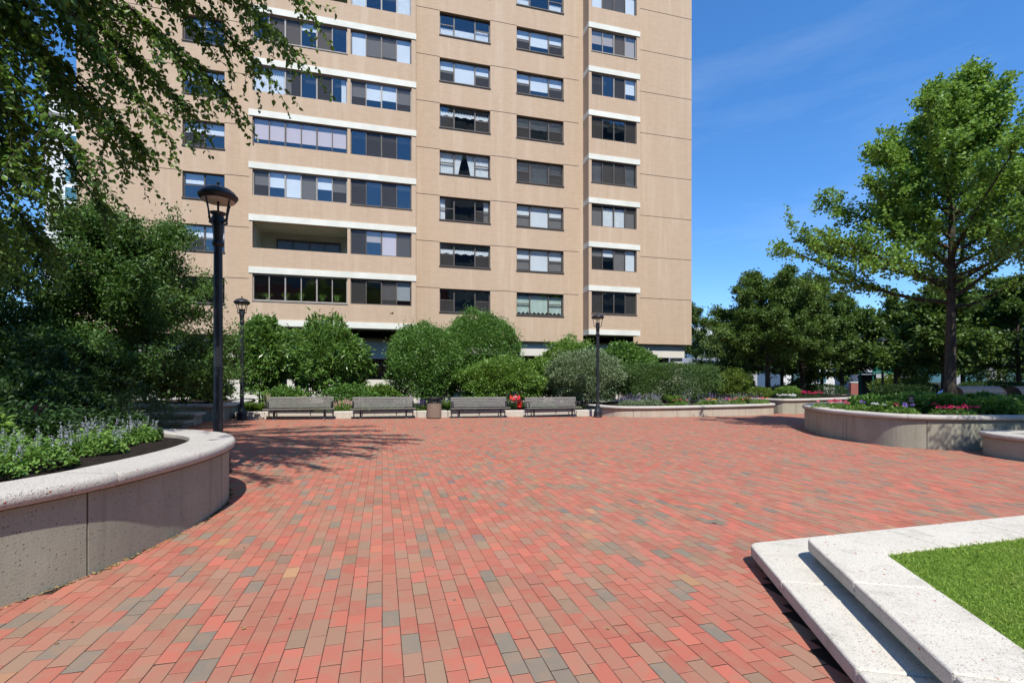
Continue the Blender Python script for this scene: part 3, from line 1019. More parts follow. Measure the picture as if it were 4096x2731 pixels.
# dark sheet behind the windows, its colour standing in for unlit rooms
bpart(MB().box(X_L + 0.3, X_R - 0.3, YF + 2.3, YF + 2.6, 3.9, Z_TOP - 0.3), 'dark_backing', M['inside'])
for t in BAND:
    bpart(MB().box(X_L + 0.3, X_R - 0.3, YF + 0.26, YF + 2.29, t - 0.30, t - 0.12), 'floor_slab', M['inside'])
# ground floor, set back under the brick
bpart(MB().box(LB1 + 0.5, X_R - 0.35, YF + 0.28, YF + 0.58, 3.02, W_BOT - 0.004), 'fascia_panel', M['cream'])
bpart(MB().box(X_L, LB1 + 0.35, YF + 0.55, YF + 0.85, 2.75, W_BOT - 0.004), 'fascia_panel', M['cream'])
for x0, x1 in ((X_L, -11.2), (-9.9, -6.2), (-5.0, -2.2), (-1.0, 2.2), (3.6, 6.4), (7.6, 11.0), (12.2, 15.2), (16.2, X_R - 0.35)):
    bpart(MB().box(x0, x1, YF + 0.5, YF + 0.8, 0.0, 1.55), 'base_wall', M['cream'], None, 0.01)
for x0, x1 in ((X_L, -13.6), (-10.4, -9.95), (-2.0, -1.6), (6.6, 7.0), (14.9, 15.3), (18.9, X_R - 0.4)):
    bpart(MB().box(x0, x1, YF + 0.45, YF + 0.95, 0.0, 3.0), 'column', M['cream'], None, 0.01)
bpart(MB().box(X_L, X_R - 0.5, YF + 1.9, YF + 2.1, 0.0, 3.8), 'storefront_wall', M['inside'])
for k in range(14):
    x = -12.6 + k * 2.3
    g_w = bpart(MB().box(x, x + 0.07, YF + 1.1, YF + 1.2, 0.2, 3.7), 'window', M['frame'])
    bpart(MB().box(x + 0.07, x + 2.3, YF + 1.12, YF + 1.20, 2.35, 2.43), 'transom', M['frame'], g_w)
    bpart(MB().box(x + 0.07, x + 2.3, YF + 1.145, YF + 1.155, 0.2, 3.7), 'pane', M['glass'], g_w)

wrng = random.Random(5)


def curtain_mesh(x0, x1, z0, z1, y, waves, amp, hem=0.0, gather=None):
    mb = MB()
    n = max(12, int(waves * 6))
    vs, fs = [], []
    for j, z in enumerate((z1, (z0 + z1) / 2, z0)):
        for i in range(n + 1):
            t = i / n
            xx0, xx1 = x0, x1
            if gather and j:
                g = gather * (0.55 if j == 1 else 1.0)
                if g > 0:
                    xx1 = x1 - (x1 - x0) * g
                else:
                    xx0 = x0 - (x1 - x0) * g
            zz = z + (hem * math.sin(t * waves * 2.1 + x0 * 3) if j == 2 else 0)
            vs.append((xx0 + (xx1 - xx0) * t, y + amp * math.sin(t * waves * 2 * PI + x0), zz))
    for j in range(2):
        for i in range(n):
            a = j * (n + 1) + i
            fs.append((a + n + 1, a + n + 2, a + 1, a))
    return mb.add(vs, fs, True)


def cover(win, code, x0, x1, z0, z1, y):
    """Blind or curtain behind one light of a window. code = kind + fraction."""
    if not code:
        return
    yb_ = y + 0.09
    hgt = z1 - z0
    k, fr = code[0], float(code[1:] or 1)
    nm = {'b': 'blind', 'p': 'blind_pink', 'g': 'blind_grey', 'e': 'blind_beige'}
    if k in nm:
        bpart(MB().box(x0, x1, yb_, yb_ + 0.006, z1 - hgt * fr, z1), 'blind', M[nm[k]], win)
    elif k == 'v':                       # venetian slats
        mb = MB()
        zz = z1 - 0.02
        while zz > z1 - hgt * fr:
            mb.add([(x0, yb_, zz), (x1, yb_, zz), (x1, yb_ + 0.035, zz - 0.028), (x0, yb_ + 0.035, zz - 0.028)], [(0, 1, 2, 3)])
            zz -= 0.055
        bpart(mb, 'blind', M['blind'], win)
    elif k == 'c':                       # full curtain, part drawn
        bpart(curtain_mesh(x0, x1, z0 + 0.02, z0 + hgt * fr, yb_ + 0.02, (x1 - x0) * 9, 0.022), 'curtain', M['curtain'], win)
    elif k == 'G':
        bpart(curtain_mesh(x0, x1, z0 + 0.10, z0 + hgt * fr, yb_ + 0.02, (x1 - x0) * 11, 0.024, 0.05), 'curtain', M['curtain_green'], win)
    elif k == 't':                       # valance strip
        bpart(curtain_mesh(x0, x1, z1 - hgt * fr - 0.14, z1 - hgt * fr + 0.10, yb_, (x1 - x0) * 6, 0.016, 0.03), 'curtain', M['curtain'], win)
    elif k == 'd':                       # pair of tied drapes
        w = (x1 - x0) * 0.42
        bpart(curtain_mesh(x0, x0 + w, z0, z1, yb_ + 0.02, 4, 0.02, 0, 0.55), 'curtain', M['curtain'], win)
        bpart(curtain_mesh(x1 - w, x1, z0, z1, yb_ + 0.02, 4, 0.02, 0, -0.55), 'curtain', M['curtain'], win)
    elif k == 'l':
        bpart(curtain_mesh(x0, x0 + (x1 - x0) * 0.35, z0, z1, yb_ + 0.02, 3, 0.02), 'curtain', M['curtain'], win)
    elif k == 'r':
        bpart(curtain_mesh(x1 - (x1 - x0) * 0.35, x1, z0, z1, yb_ + 0.02, 3, 0.02), 'curtain', M['curtain'], win)


def framed(x0, x1, z0, z1, y, cuts, hung, covers, screens, sill=True, mat='frame', deep=0.15):
    """One window of the building: frame with mullions, one pane object per light, sill."""
    fr = 0.055
    mb = MB()
    mb.box(x0, x1, y, y + 0.07, z1 - fr, z1).box(x0, x1, y, y + 0.07, z0, z0 + fr)
    mb.box(x0, x0 + fr, y + 0.001, y + 0.069, z0 + fr, z1 - fr).box(x1 - fr, x1, y + 0.001, y + 0.069, z0 + fr, z1 - fr)
    lights = []
    edges = [x0 + fr] + [x0 + (x1 - x0) * c for c in cuts] + [x1 - fr]
    for i, c in enumerate(cuts):
        xm = x0 + (x1 - x0) * c
        w = 0.035 if (len(cuts) < 3 or i % 2 == 1) else 0.022
        mb.box(xm - w, xm + w, y - 0.012, y + 0.065, z0 + fr, z1 - fr)
    for i in range(len(edges) - 1):
        a, b = edges[i] + (0.03 if i else 0), edges[i + 1] - (0.03 if i < len(edges) - 2 else 0)
        if i in hung:
            zm = z0 + (z1 - z0) * 0.52
            mb.box(a, b, y + 0.004, y + 0.05, zm - 0.025, zm + 0.025)
            lights.append((a, b, z0 + fr, zm - 0.025, i, 0))
            lights.append((a, b, zm + 0.025, z1 - fr, i, 1))
        else:
            lights.append((a, b, z0 + fr, z1 - fr, i, 2))
    win = bpart(mb, 'window', M[mat])
    for a, b, c, d, i, lv in lights:
        scr = (i in screens and lv != 1)
        bpart(MB().box(a - 0.004, b + 0.004, y + (0.026 if lv != 0 else 0.016), y + (0.032 if lv != 0 else 0.022), c - 0.004, d + 0.004), 'pane',
              M['screen' if scr else 'glass'], win)
    for i in range(len(edges) - 1):
        a, b = edges[i] + 0.02, edges[i + 1] - 0.02
        cover(win, covers[i] if i < len(covers) else '', a, b, z0 + fr, z1 - fr, y)
    if sill:
        bpart(MB().box(x0 - 0.03, x1 + 0.03, y - deep - 0.05, y + 0.06, z0 - 0.055, z0 - 0.002), 'sill', M[mat], win)
    return win


DEEP = 0.15
covA = [['', '', ''], ['t.30', 't.30', 't.30'], ['l', '', 'r'], ['c', 'd', 'c'], ['t.28', 't.28', 't.28'], ['b.55', 'b', 'b.5'], ['c.42', 'c.42', 'c.55'], ['b', 'b', 'b'], ['', 'b', '']]
scrA = [{0, 2}, {0, 2}, {2}, set(), {0, 2}, {0, 2}, set(), set(), set()]
covB = [['G.9', 'G.92', 'G.9'], ['b.95', 'b', 'b.95'], ['b.95', 'b', 'b.95'], ['v', 'v', 'v'], ['v.5', 'v.5', 'v.5'], ['b.55', 'b.72', 'b.55'], ['b.55', 'b.68', 'b.55'], ['c.4', '', 'c.4'], ['b', 'b', 'b']]
scrB = [set(), {0, 2}, {0, 2}, {0, 2}, {0, 2}, {0, 2}, {0, 2}, set(), set()]
covC = [['', ''], ['b.5', 'b.5'], ['b.4', ''], ['b.48', 'b.48'], ['b.45', 'b.45'], ['t.15', 't.15'], ['c.5', 'c.5'], ['c', ''], ['', '']]
covD = [[''] * 4, ['b.35', 'b.35', 'b', 'b'], ['c.75', 'c.9', 'c.9', 'c.75'], ['v', 'v', 'v', 'v'], [''] * 4, ['', '', '', 'b.7'], ['e.6', 'e.6', 'e', 'e'], ['b', 'g', 'g', 'b'], [''] * 4]
scrD = [{0, 3}, {0, 2}, {0, 3}, {1, 2}, {0, 3}, {0, 2}, {2}, {1, 2}, {0, 3}]
covL = [[''] * 6, None, ['b.55', 'b.6', 'b.95', 'b.95', 'b.5', 'b.55'], ['p.8'] * 6, ['c', 'c', 'l', '', '', 'r'], ['', 'e', 'e', 'b.3', 'e', ''], None, ['b'] * 6, [''] * 6]
scrL = [set(), set(), {0, 3, 5}, set(), {2, 4}, {1, 2, 4}, set(), set(), set()]
covR = [['', '', 'g.8', 'g.8'], ['', 'e.45', 'p', 'g'], [''] * 4, [''] * 4, ['b.62', 'b.68', 'b.62', 'b.68'], ['b', 'b.9', 'b.85', 'b'], ['c', '', '', 'c'], ['b.5'] * 4, [''] * 4]
scrR = [{0, 2}, {0, 3}, {0, 2}, {1, 2}, {0, 3}, {1, 2}, set(), {0}, set()]
for k in range(NR):
    h = HEAD[k]
    framed(A0, A1, h - WH + 0.055, h, YF + DEEP, (0.285, 0.70), {0, 2}, covA[k], scrA[k])
    framed(B0, B1, h - WH + 0.055, h, YF + DEEP, (0.29, 0.69), {0, 2}, covB[k], scrB[k])
    framed(C0, C1, h - WH + 0.055, h, YF + DEEP, (0.5,), {0, 1}, covC[k], {0} if k % 2 else set())
    z1 = BAND[k] - 0.34
    framed(12.31, 15.36, z1 - BH, z1, YB + 0.09, (0.25, 0.5, 0.75), set(), covD[k], scrD[k], k in (0, 3, 6), 'frame2' if k in (5, 6) else 'frame', 0.07)
    if covL[k] is not None:
        framed(-6.39, -1.80, z1 - BH, z1, YB + 0.09, (1 / 6, 2 / 6, 3 / 6, 4 / 6, 5 / 6), set(), covL[k], scrL[k], k in (0, 5), 'frame2' if k != 3 else 'frame', 0.07)
    else:
        # open balcony: recessed room with a back window
        bal = bpart(MB().add([(-6.39, YB + 0.22, z1 - BH), (-6.39, YB + 1.9, z1 - BH), (-6.39, YB + 1.9, z1), (-6.39, YB + 0.22, z1)], [(0, 1, 2, 3)])
                    .add([(-1.80, YB + 0.22, z1 - BH), (-1.80, YB + 1.9, z1 - BH), (-1.80, YB + 1.9, z1), (-1.80, YB + 0.22, z1)], [(3, 2, 1, 0)])
                    .add([(-6.39, YB + 0.22, z1), (-1.8, YB + 0.22, z1), (-1.8, YB + 1.9, z1), (-6.39, YB + 1.9, z1)], [(3, 2, 1, 0)])
                    .add([(-6.39, YB + 0.22, z1 - 2.25), (-1.8, YB + 0.22, z1 - 2.25), (-1.8, YB + 1.9, z1 - 2.25), (-6.39, YB + 1.9, z1 - 2.25)], [(0, 1, 2, 3)])
                    .add([(-6.39, YB + 1.88, z1 - 2.25), (-1.8, YB + 1.88, z1 - 2.25), (-1.8, YB + 1.88, z1), (-6.39, YB + 1.88, z1)], [(0, 1, 2, 3)]), 'balcony', M['plaster'])
        bal['label'] = 'open balcony recess with pale ceiling'
        framed(-5.6, -2.3, z1 - 1.6, z1 - 0.35, YB + 1.78, (0.25, 0.5, 0.75), set(), ['', '', 'e.2', 'e.2'], {0, 1, 2, 3}, False)
    framed(-1.64, 1.56, z1 - BH, z1, YB + 0.09, (0.25, 0.5, 0.75), set(), covR[k], scrR[k], k in (2,), 'frame2' if k in (4, 6) else 'frame', 0.07)

# ================================================================== STREET FURNITURE
def lamp_post():
    root = empty('lamp_post')
    # bell base with rings and flutes
    MB().lathe([(0.185, 0.0), (0.185, 0.06), (0.165, 0.075), (0.178, 0.10), (0.182, 0.13), (0.16, 0.165), (0.158, 0.18)], 32).build('base_ring', M['iron'], root)
    MB().lathe([(0.168, 0.18), (0.166, 0.21), (0.145, 0.27), (0.118, 0.34), (0.095, 0.42), (0.080, 0.50), (0.074, 0.56)], 48, flute=0.035, nfl=12).build('base', M['iron'], root)
    MB().lathe([(0.082, 0.555), (0.082, 0.60), (0.070, 0.62), (0.068, 0.64), (0.064, 2.2), (0.060, 3.50), (0.060, 3.52)], 24).build('pole', M['iron'], root)
    MB().lathe([(0.066, 3.50), (0.084, 3.53), (0.084, 3.56), (0.070, 3.585), (0.070, 3.60)], 24).build('collar', M['iron'], root)
    MB().lathe([(0.060, 3.585), (0.064, 3.60), (0.078, 3.80), (0.082, 3.82), (0.082, 3.84)], 36, flute=0.04, nfl=12).build('fluted_neck', M['iron'], root)
    MB().lathe([(0.070, 3.83), (0.088, 3.845), (0.072, 3.865), (0.095, 3.93), (0.075, 3.97), (0.080, 3.985), (0.112, 4.01), (0.114, 4.02), (0.02, 4.015)], 28).build('cup', M['iron'], root)
    for k in range(4):
        a = PI / 4 + k * PI / 2 + 0.25
        c, s = math.cos(a), math.sin(a)
        pts = [(0.07, 3.86), (0.12, 3.875), (0.165, 3.905)]
        mb = MB().tube([(r * c, r * s, z) for r, z in pts], [0.018, 0.018, 0.02], 8)
        mb.build('bracket', M['iron'], root)
        pts = spline([(0.160, 3.90), (0.166, 3.97), (0.182, 4.07), (0.207, 4.16), (0.222, 4.215)], False, 4)
        MB().tube([(r * c, r * s, z) for r, z in pts], 0.0125, 8).build('arm', M['iron'], root)
    sh = MB().lathe([(0.232, 4.205), (0.262, 4.245), (0.276, 4.268), (0.276, 4.285), (0.262, 4.295), (0.235, 4.335), (0.18, 4.38), (0.11, 4.408), (0.05, 4.418), (0.0, 4.42)], 40)
    shade = sh.build('shade', M['iron'], root)
    MB().lathe([(0.0, 4.222), (0.16, 4.214), (0.225, 4.206), (0.232, 4.200), (0.20, 4.196), (0.0, 4.194)], 40).build('lens', M['frost'], shade)
    MB().lathe([(0.045, 4.415), (0.040, 4.43), (0.018, 4.445), (0.010, 4.455), (0.024, 4.47), (0.026, 4.482), (0.014, 4.50), (0.0, 4.512)], 16).build('finial', M['iron'], root)
    MB().tube([(0.0, 0.0, 4.01), (0.0, 0.0, 4.20)], 0.016, 8).build('stem', M['iron'], root)
    return root


lamp = lamp_post()
spots = [(-2.45, 8.42, 'tall black lamp post rising behind the foreground left planter'), (-4.94, 19.63, 'black lamp post left of the bench row, at the kerb end'),
         (8.9, 19.11, 'black lamp post right of the bench row beside the low planter')]
for i, (x, y, lab) in enumerate(spots):
    o = lamp if i == 0 else copy_tree(lamp)
    o.location = (x, y, gz(x))
    o.rotation_euler = (0, 0, 0.2 * i)
    tag(o, lab, 'lamp post', 'lamp posts round the plaza')


def make_bench():
    root = empty('park_bench')
    L = 1.225
    # seat slats run along x; the sitter looks towards -y
    ys = [-0.20, -0.125, -0.055, 0.015, 0.085, 0.155]
    for i, y in enumerate(ys):
        z = 0.415 - 0.010 * i
        h, w = (0.05, 0.062) if i == 0 else (0.032, 0.058)
        MB().box(-L, L, y - w / 2, y + w / 2, z - h, z).build('slat', M['wood'], root, 0.008 if i else 0.016, 2)
    backs = [(0.225, 0.43), (0.245, 0.495), (0.265, 0.56), (0.285, 0.625), (0.305, 0.69), (0.325, 0.755)]
    for i, (y, z) in enumerate(backs):
        h = 0.052 if i < 5 else 0.075
        mb = MB().beam((-L + 0.06, y, z + h / 2), (L - 0.06, y, z + h / 2), 0.03, h, (0, 0.29, 1))
        mb.build('slat', M['wood'], root, 0.006, 2)
    for sx in (-0.86, 0.86):
        mb = MB()
        mb.beam((sx, -0.02, 0.0), (sx, -0.02, 0.375), 0.05, 0.06, (0, 1, 0))
        mb.tube([(sx, -0.22, 0.36), (sx, 0.17, 0.325), (sx, 0.225, 0.345), (sx, 0.36, 0.80)], [0.02, 0.022, 0.024, 0.014], 8)
        mb.build('leg', M['iron'], root)
        MB().box(sx - 0.03, sx + 0.03, -0.26, 0.18, 0.0, 0.018).box(sx - 0.026, sx + 0.026, -0.30, -0.262, 0.0, 0.030).build('foot', M['steel'], root, 0.004, 1)
    for sx in (-1.13, 1.13):
        pts = spline([(sx, 0.29, 0.62), (sx, 0.12, 0.645), (sx, -0.08, 0.64), (sx, -0.20, 0.60), (sx, -0.225, 0.53), (sx, -0.19, 0.43), (sx, -0.10, 0.375)], False, 4)
        MB().tube(pts, [0.024] * len(pts), 8).build('armrest', M['iron'], root)
        MB().tube([(sx, -0.12, 0.37), (sx, 0.20, 0.34), (sx, 0.33, 0.70)], 0.018, 8).build('end_frame', M['iron'], root)
    return root


bench = make_bench()
blabs = ['weathered slatted bench nearest the left lamp post', 'weathered slatted bench between the pink astilbe and the litter bin',
         'weathered slatted bench between the litter bin and the red fire inlet', 'weathered slatted bench between the red fire inlet and the right lamp post']
for i, (x, y, rz) in enumerate([(-2.97, 19.52, -0.01), (0.05, 19.50, 0.0), (3.86, 19.48, 0.0), (7.02, 19.50, 0.005)]):
    o = bench if i == 0 else copy_tree(bench)
    o.location = (x, y, gz(x) + 0.004)
    o.rotation_euler = (0, 0, rz)
    tag(o, blabs[i], 'bench', 'slatted benches in front of the garden bed')

# litter bin
can = empty('litter_bin', (1.99, 19.42, gz(2) + 0.002))
tag(can, 'round litter bin of brown vertical slats with a black hooded lid', 'litter bin')
for k in range(26):
    a = 2 * PI * k / 26
    mb = MB().box(-0.030, 0.030, -0.286, -0.264, 0.035, 0.60)
    mb.v = [(x * math.cos(a) - y * math.sin(a), x * math.sin(a) + y * math.cos(a), z) for x, y, z in mb.v]
    mb.build('slat', M['wood_can'], can)
MB().lathe([(0.255, 0.012), (0.262, 0.03), (0.262, 0.605), (0.25, 0.61), (0.20, 0.60)], 32).build('liner', M['black'], can)
MB().lathe([(0.277, 0.60), (0.290, 0.605), (0.290, 0.635), (0.272, 0.64), (0.272, 0.66), (0.272, 0.662)], 36).build('rim', M['black'], can)
for k in range(4):
    a = PI / 4 + k * PI / 2
    mb = MB()
    n = 6
    vs, fs = [], []
    for i in range(n + 1):
        an = a - 0.30 + 0.60 * i / n
        for r, z in ((0.27, 0.64), (0.27, 0.77), (0.255, 0.77), (0.255, 0.64)):
            vs.append((r * math.cos(an), r * math.sin(an), z))
    for i in range(n):
        for j in range(4):
            fs.append((i * 4 + j, (i + 1) * 4 + j, (i + 1) * 4 + (j + 1) % 4, i * 4 + (j + 1) % 4))
    fs += [(3, 2, 1, 0), (n * 4, n * 4 + 1, n * 4 + 2, n * 4 + 3)]
    mb.add(vs, fs).build('hood_post', M['black'], can)
MB().lathe([(0.276, 0.765), (0.284, 0.775), (0.284, 0.80), (0.265, 0.825), (0.20, 0.845), (0.0, 0.855)], 36).build('hood', M['black'], can)

# fire department connection
fdc = empty('fire_inlet', (5.80, 20.45, 0.12))
tag(fdc, 'red fire department inlet with hose ports between two benches', 'fire inlet')
MB().lathe([(0.088, 0.0), (0.088, 0.20), (0.098, 0.205), (0.098, 0.235), (0.092, 0.24), (0.094, 0.31), (0.120, 0.315), (0.120, 0.345), (0.10, 0.35), (0.10, 0.40)], 24).build('standpipe', M['red'], fdc)
MB().tube(spline([(0, 0, 0.38), (0.0, -0.01, 0.47), (-0.05, -0.03, 0.535), (-0.16, -0.05, 0.545), (-0.30, -0.07, 0.54), (-0.42, -0.08, 0.545)], False, 4), [0.10] * 12 + [0.095] * 6 + [0.085] * 3, 16).build('manifold', M['red'], fdc)
for k, (x, y) in enumerate([(-0.42, -0.12), (-0.20, -0.11), (-0.02, -0.09)]):
    p = MB().tube([(x, y + 0.05, 0.55), (x, y - 0.08, 0.53)], [0.062, 0.056], 16).build('port', M['red'], fdc)
    MB().tube([(x, y - 0.078, 0.5305), (x, y - 0.125, 0.523)], [0.056, 0.056], 16).build('port_ring', M['chrome'], p)
    MB().tube([(x, y - 0.1255, 0.5229), (x, y - 0.1275, 0.5226)], [0.040, 0.040], 16).build('port_mouth', M['black'], p)
    MB().lathe([(0.060, 0.0), (0.055, 0.05), (0.028, 0.085), (0.02, 0.12), (0.028, 0.14), (0.02, 0.165), (0.0, 0.17)], 14, (x, y + 0.04, 0.58)).build('clapper_cap', M['red'], p)
sg = MB().beam((-0.36, -0.155, 0.655), (-0.10, -0.145, 0.675), 0.012, 0.085, (0, -0.2, 1)).build('sign_plate', M['red'], fdc)
sg['label'] = 'small red plate with a pale border above the ports'
MB().beam((-0.35, -0.1625, 0.690), (-0.11, -0.1525, 0.708), 0.003, 0.007, (0, -0.2, 1)).beam((-0.35, -0.1630, 0.622), (-0.11, -0.1530, 0.642), 0.003, 0.007, (0, -0.2, 1)) \
    .beam((-0.31, -0.1625, 0.658), (-0.15, -0.1550, 0.672), 0.003, 0.022, (0, -0.2, 1)).build('border', M['white'], sg)

# stone seat and step at the back left
seat = empty('stone_bench', (-6.35, 18.05, 0.06))
tag(seat, 'pale stone seat block with a lower step in front of the back left planter', 'stone seat')
rot = -0.10


def sblock(poly, z0, z1, nm, mat, bev):
    MB().prism([(x, y) for x, y in poly], z0, z1).build(nm, mat, seat, bev, 3)


sblock([(-1.4, -0.75), (0.70, -0.80), (0.62, 0.42), (-0.9, 0.5), (-1.45, 0.1)], 0.27, 0.37, 'slab', M['coping'], 0.04)
sblock([(-1.3, -0.62), (0.60, -0.68), (0.52, 0.36), (-0.8, 0.4), (-1.3, 0.1)], -0.1, 0.268, 'block', M['wallc'], 0.02)
sblock([(-1.5, -1.35), (0.60, -1.45), (0.72, -0.82), (-1.45, -0.77)], 0.10, 0.19, 'slab', M['coping'], 0.03)
sblock([(-1.4, -1.25), (0.52, -1.35), (0.62, -0.84), (-1.35, -0.80)], -0.1, 0.098, 'block', M['wallc'], 0.02)

# oval plant sign on a stake in the right planter
ps = empty('plant_sign', (13.05, 9.35, 0.58))
tag(ps, 'small grey oval sign on a stake among the right planter shrubs', 'sign')
MB().tube([(0, 0, 0), (0, 0, 0.30)], 0.008, 6).build('stake', M['iron'], ps)
mb = MB()
n = 20
fr = [(0.085 * math.cos(2 * PI * k / n), 0.125 * math.sin(2 * PI * k / n) + 0.40) for k in range(n)]
dirx, diry = R_
mb.add([(x * dirx - F_[0] * d, x * diry - F_[1] * d, z) for d in (0.006, -0.006) for x, z in fr],
       [tuple(range(n)), tuple(range(2 * n - 1, n - 1, -1))] + [(k, n + k, n + (k + 1) % n, (k + 1) % n) for k in range(n)])
plate = mb.build('plate', M['black'], ps)
mb = MB()
for z, w in ((0.445, 0.05), (0.40, 0.045), (0.355, 0.06)):
    for a, b in ((-w, -w * 0.25), (-w * 0.1, w * 0.35), (w * 0.5, w)):
        mb.add([(x * dirx - F_[0] * 0.0075, x * diry - F_[1] * 0.0075, zz) for x, zz in ((a, z - 0.007), (b, z - 0.007), (b, z + 0.007), (a, z + 0.007))], [(0, 1, 2, 3)])
mb.build('lettering', M['blind_grey'], plate)

# ================================================================== PLANTS
def frame_of(d):
    """Two unit vectors square to each row of d."""
    ref = np.where(np.abs(d[:, 2:3]) < 0.9, np.array([[0.0, 0.0, 1.0]]), np.array([[1.0, 0.0, 0.0]]))
    a = unit(np.cross(d, ref))
    return a, np.cross(d, a)


def curve(p0, d0, length, n, rng, wander=0.25, lift=0.0):
    """Polyline that starts at p0 along d0, wanders, and lifts (or droops) along the way."""
    p, d = np.array(p0, float), np.array(d0, float)
    d = d / np.linalg.norm(d)
    pts = [p.copy()]
    for _ in range(n):
        d = d + rng.normal(0, wander / n * 1.7, 3) + np.array([0, 0, lift / n])
        d = d / np.linalg.norm(d)
        p = p + d * length / n
        pts.append(p.copy())
    return np.array(pts)


def on_curve(pts, s):
    x = np.clip(s, 0, 0.9999) * (len(pts) - 1)
    i = x.astype(int)
    f = (x - i)[:, None]
    return pts[i] * (1 - f) + pts[i + 1] * f, unit(pts[i + 1] - pts[i])


def tree(name, label, cat, base, height, trunk_r, seed, leaf, mat, nleaf, crown0=0.25, width=lambda t: 1.0, elev=lambda t: 0.6, n1=26, n2=7, l2=0.45,
         lean=(0, 0), spread=0.10, lift=0.3, six=False, up=0.7, lw=0.75, group=None, bark='bark', side=0.75, lift2=0.18, taper=0.0, n3=3):
    """A tapered trunk that carries primary branches, side branches and twigs; leaves sit along the outer wood."""
    rng = np.random.default_rng(seed)
    root = empty(name, base)
    tag(root, label, cat, group)
    tp = np.array([(lean[0] * t * t + 0.10 * math.sin(3.1 * t + seed) * t, lean[1] * t * t + 0.10 * math.cos(2.3 * t + seed) * t, height * t) for t in np.linspace(0, 1, 12)])
    mb = MB()
    tr = [trunk_r * (1.35 if i == 0 else 1.0) * (1 - 0.88 * (i / 11) ** 0.9) + 0.008 for i in range(12)]
    mb.tube(tp, tr, 12)
    mb.build('trunk', M[bark], root)
    wood = MB()
    segs, wts = [], []
    for i in range(n1):
        t = crown0 + (1 - crown0) * ((i + 0.5 + rng.uniform(-0.3, 0.3)) / n1)
        az = i * 2.39996 + rng.uniform(-0.35, 0.35)
        e = elev((t - crown0) / (1 - crown0)) + rng.normal(0, 0.12)
        p0 = on_curve(tp, np.array([t]))[0][0]
        L = width((t - crown0) / (1 - crown0)) * rng.uniform(0.84, 1.08)
        d = (math.cos(az) * math.cos(e), math.sin(az) * math.cos(e), math.sin(e))
        c = curve(p0, d, L, 7, rng, 0.35, lift)
        r0 = max(0.012, trunk_r * 0.42 * (1 - t) ** 0.6 + 0.01)
        wood.tube(c, [r0 * (1 - 0.85 * k / 7) + 0.004 for k in range(8)], 5, False)
        segs.append((c, 0.10)); wts.append(L * 1.0)
        for j in range(n2):
            s = rng.uniform(0.22, 0.97)
            q, qd = on_curve(c, np.array([s]))
            qd = qd[0]
            a, b = frame_of(qd[None])
            an = rng.uniform(0, 2 * PI)
            sd = qd * 0.75 + (a[0] * math.cos(an) + b[0] * math.sin(an)) * side + np.array([0, 0, lift2])
            l = L * l2 * (1.15 - s * 0.75) * rng.uniform(0.6, 1.2)
            c2 = curve(q[0], sd, l, 4, rng, 0.45, lift * 0.6)
            wood.tube(c2, [0.010, 0.008, 0.006, 0.005, 0.003], 4, False)
            segs.append((c2, 0.1)); wts.append(l)
            for _ in range(n3):
                s3 = rng.uniform(0.2, 1.0)
                q3, d3 = on_curve(c2, np.array([s3]))
                a3, b3 = frame_of(d3)
                an = rng.uniform(0, 2 * PI)
                c3 = curve(q3[0], d3[0] * 0.8 + (a3[0] * math.cos(an) + b3[0] * math.sin(an)) * 0.8 + np.array([0, 0, 0.15]), l * rng.uniform(0.25, 0.5), 3, rng, 0.4, lift * 0.4)
                segs.append((c3, 0.0)); wts.append(l * 0.4)
    wood.build('branches', M[bark], root)
    wts = np.array(wts) / sum(wts)
    cnt = rng.multinomial(nleaf, wts)
    P, D = [], []
    for (c, s0), k in zip(segs, cnt):
        if not k:
            continue
        su = rng.uniform(s0, 1.0, k)
        q, d = on_curve(c, su)
        P.append(q + rng.normal(0, spread, (k, 3)) * np.array([1, 1, 0.75]) * (1.0 + taper * (0.35 - su))[:, None])
        D.append(d * 0.5 + rng.normal(0, 0.5, (k, 3)) + np.array([0, 0, -0.25]))
    P, D = np.concatenate(P), np.concatenate(D)
    leaf_obj('crown', [leaves(P, D, leaf, leaf * lw, rng, up, six)], mat, root)
    return root


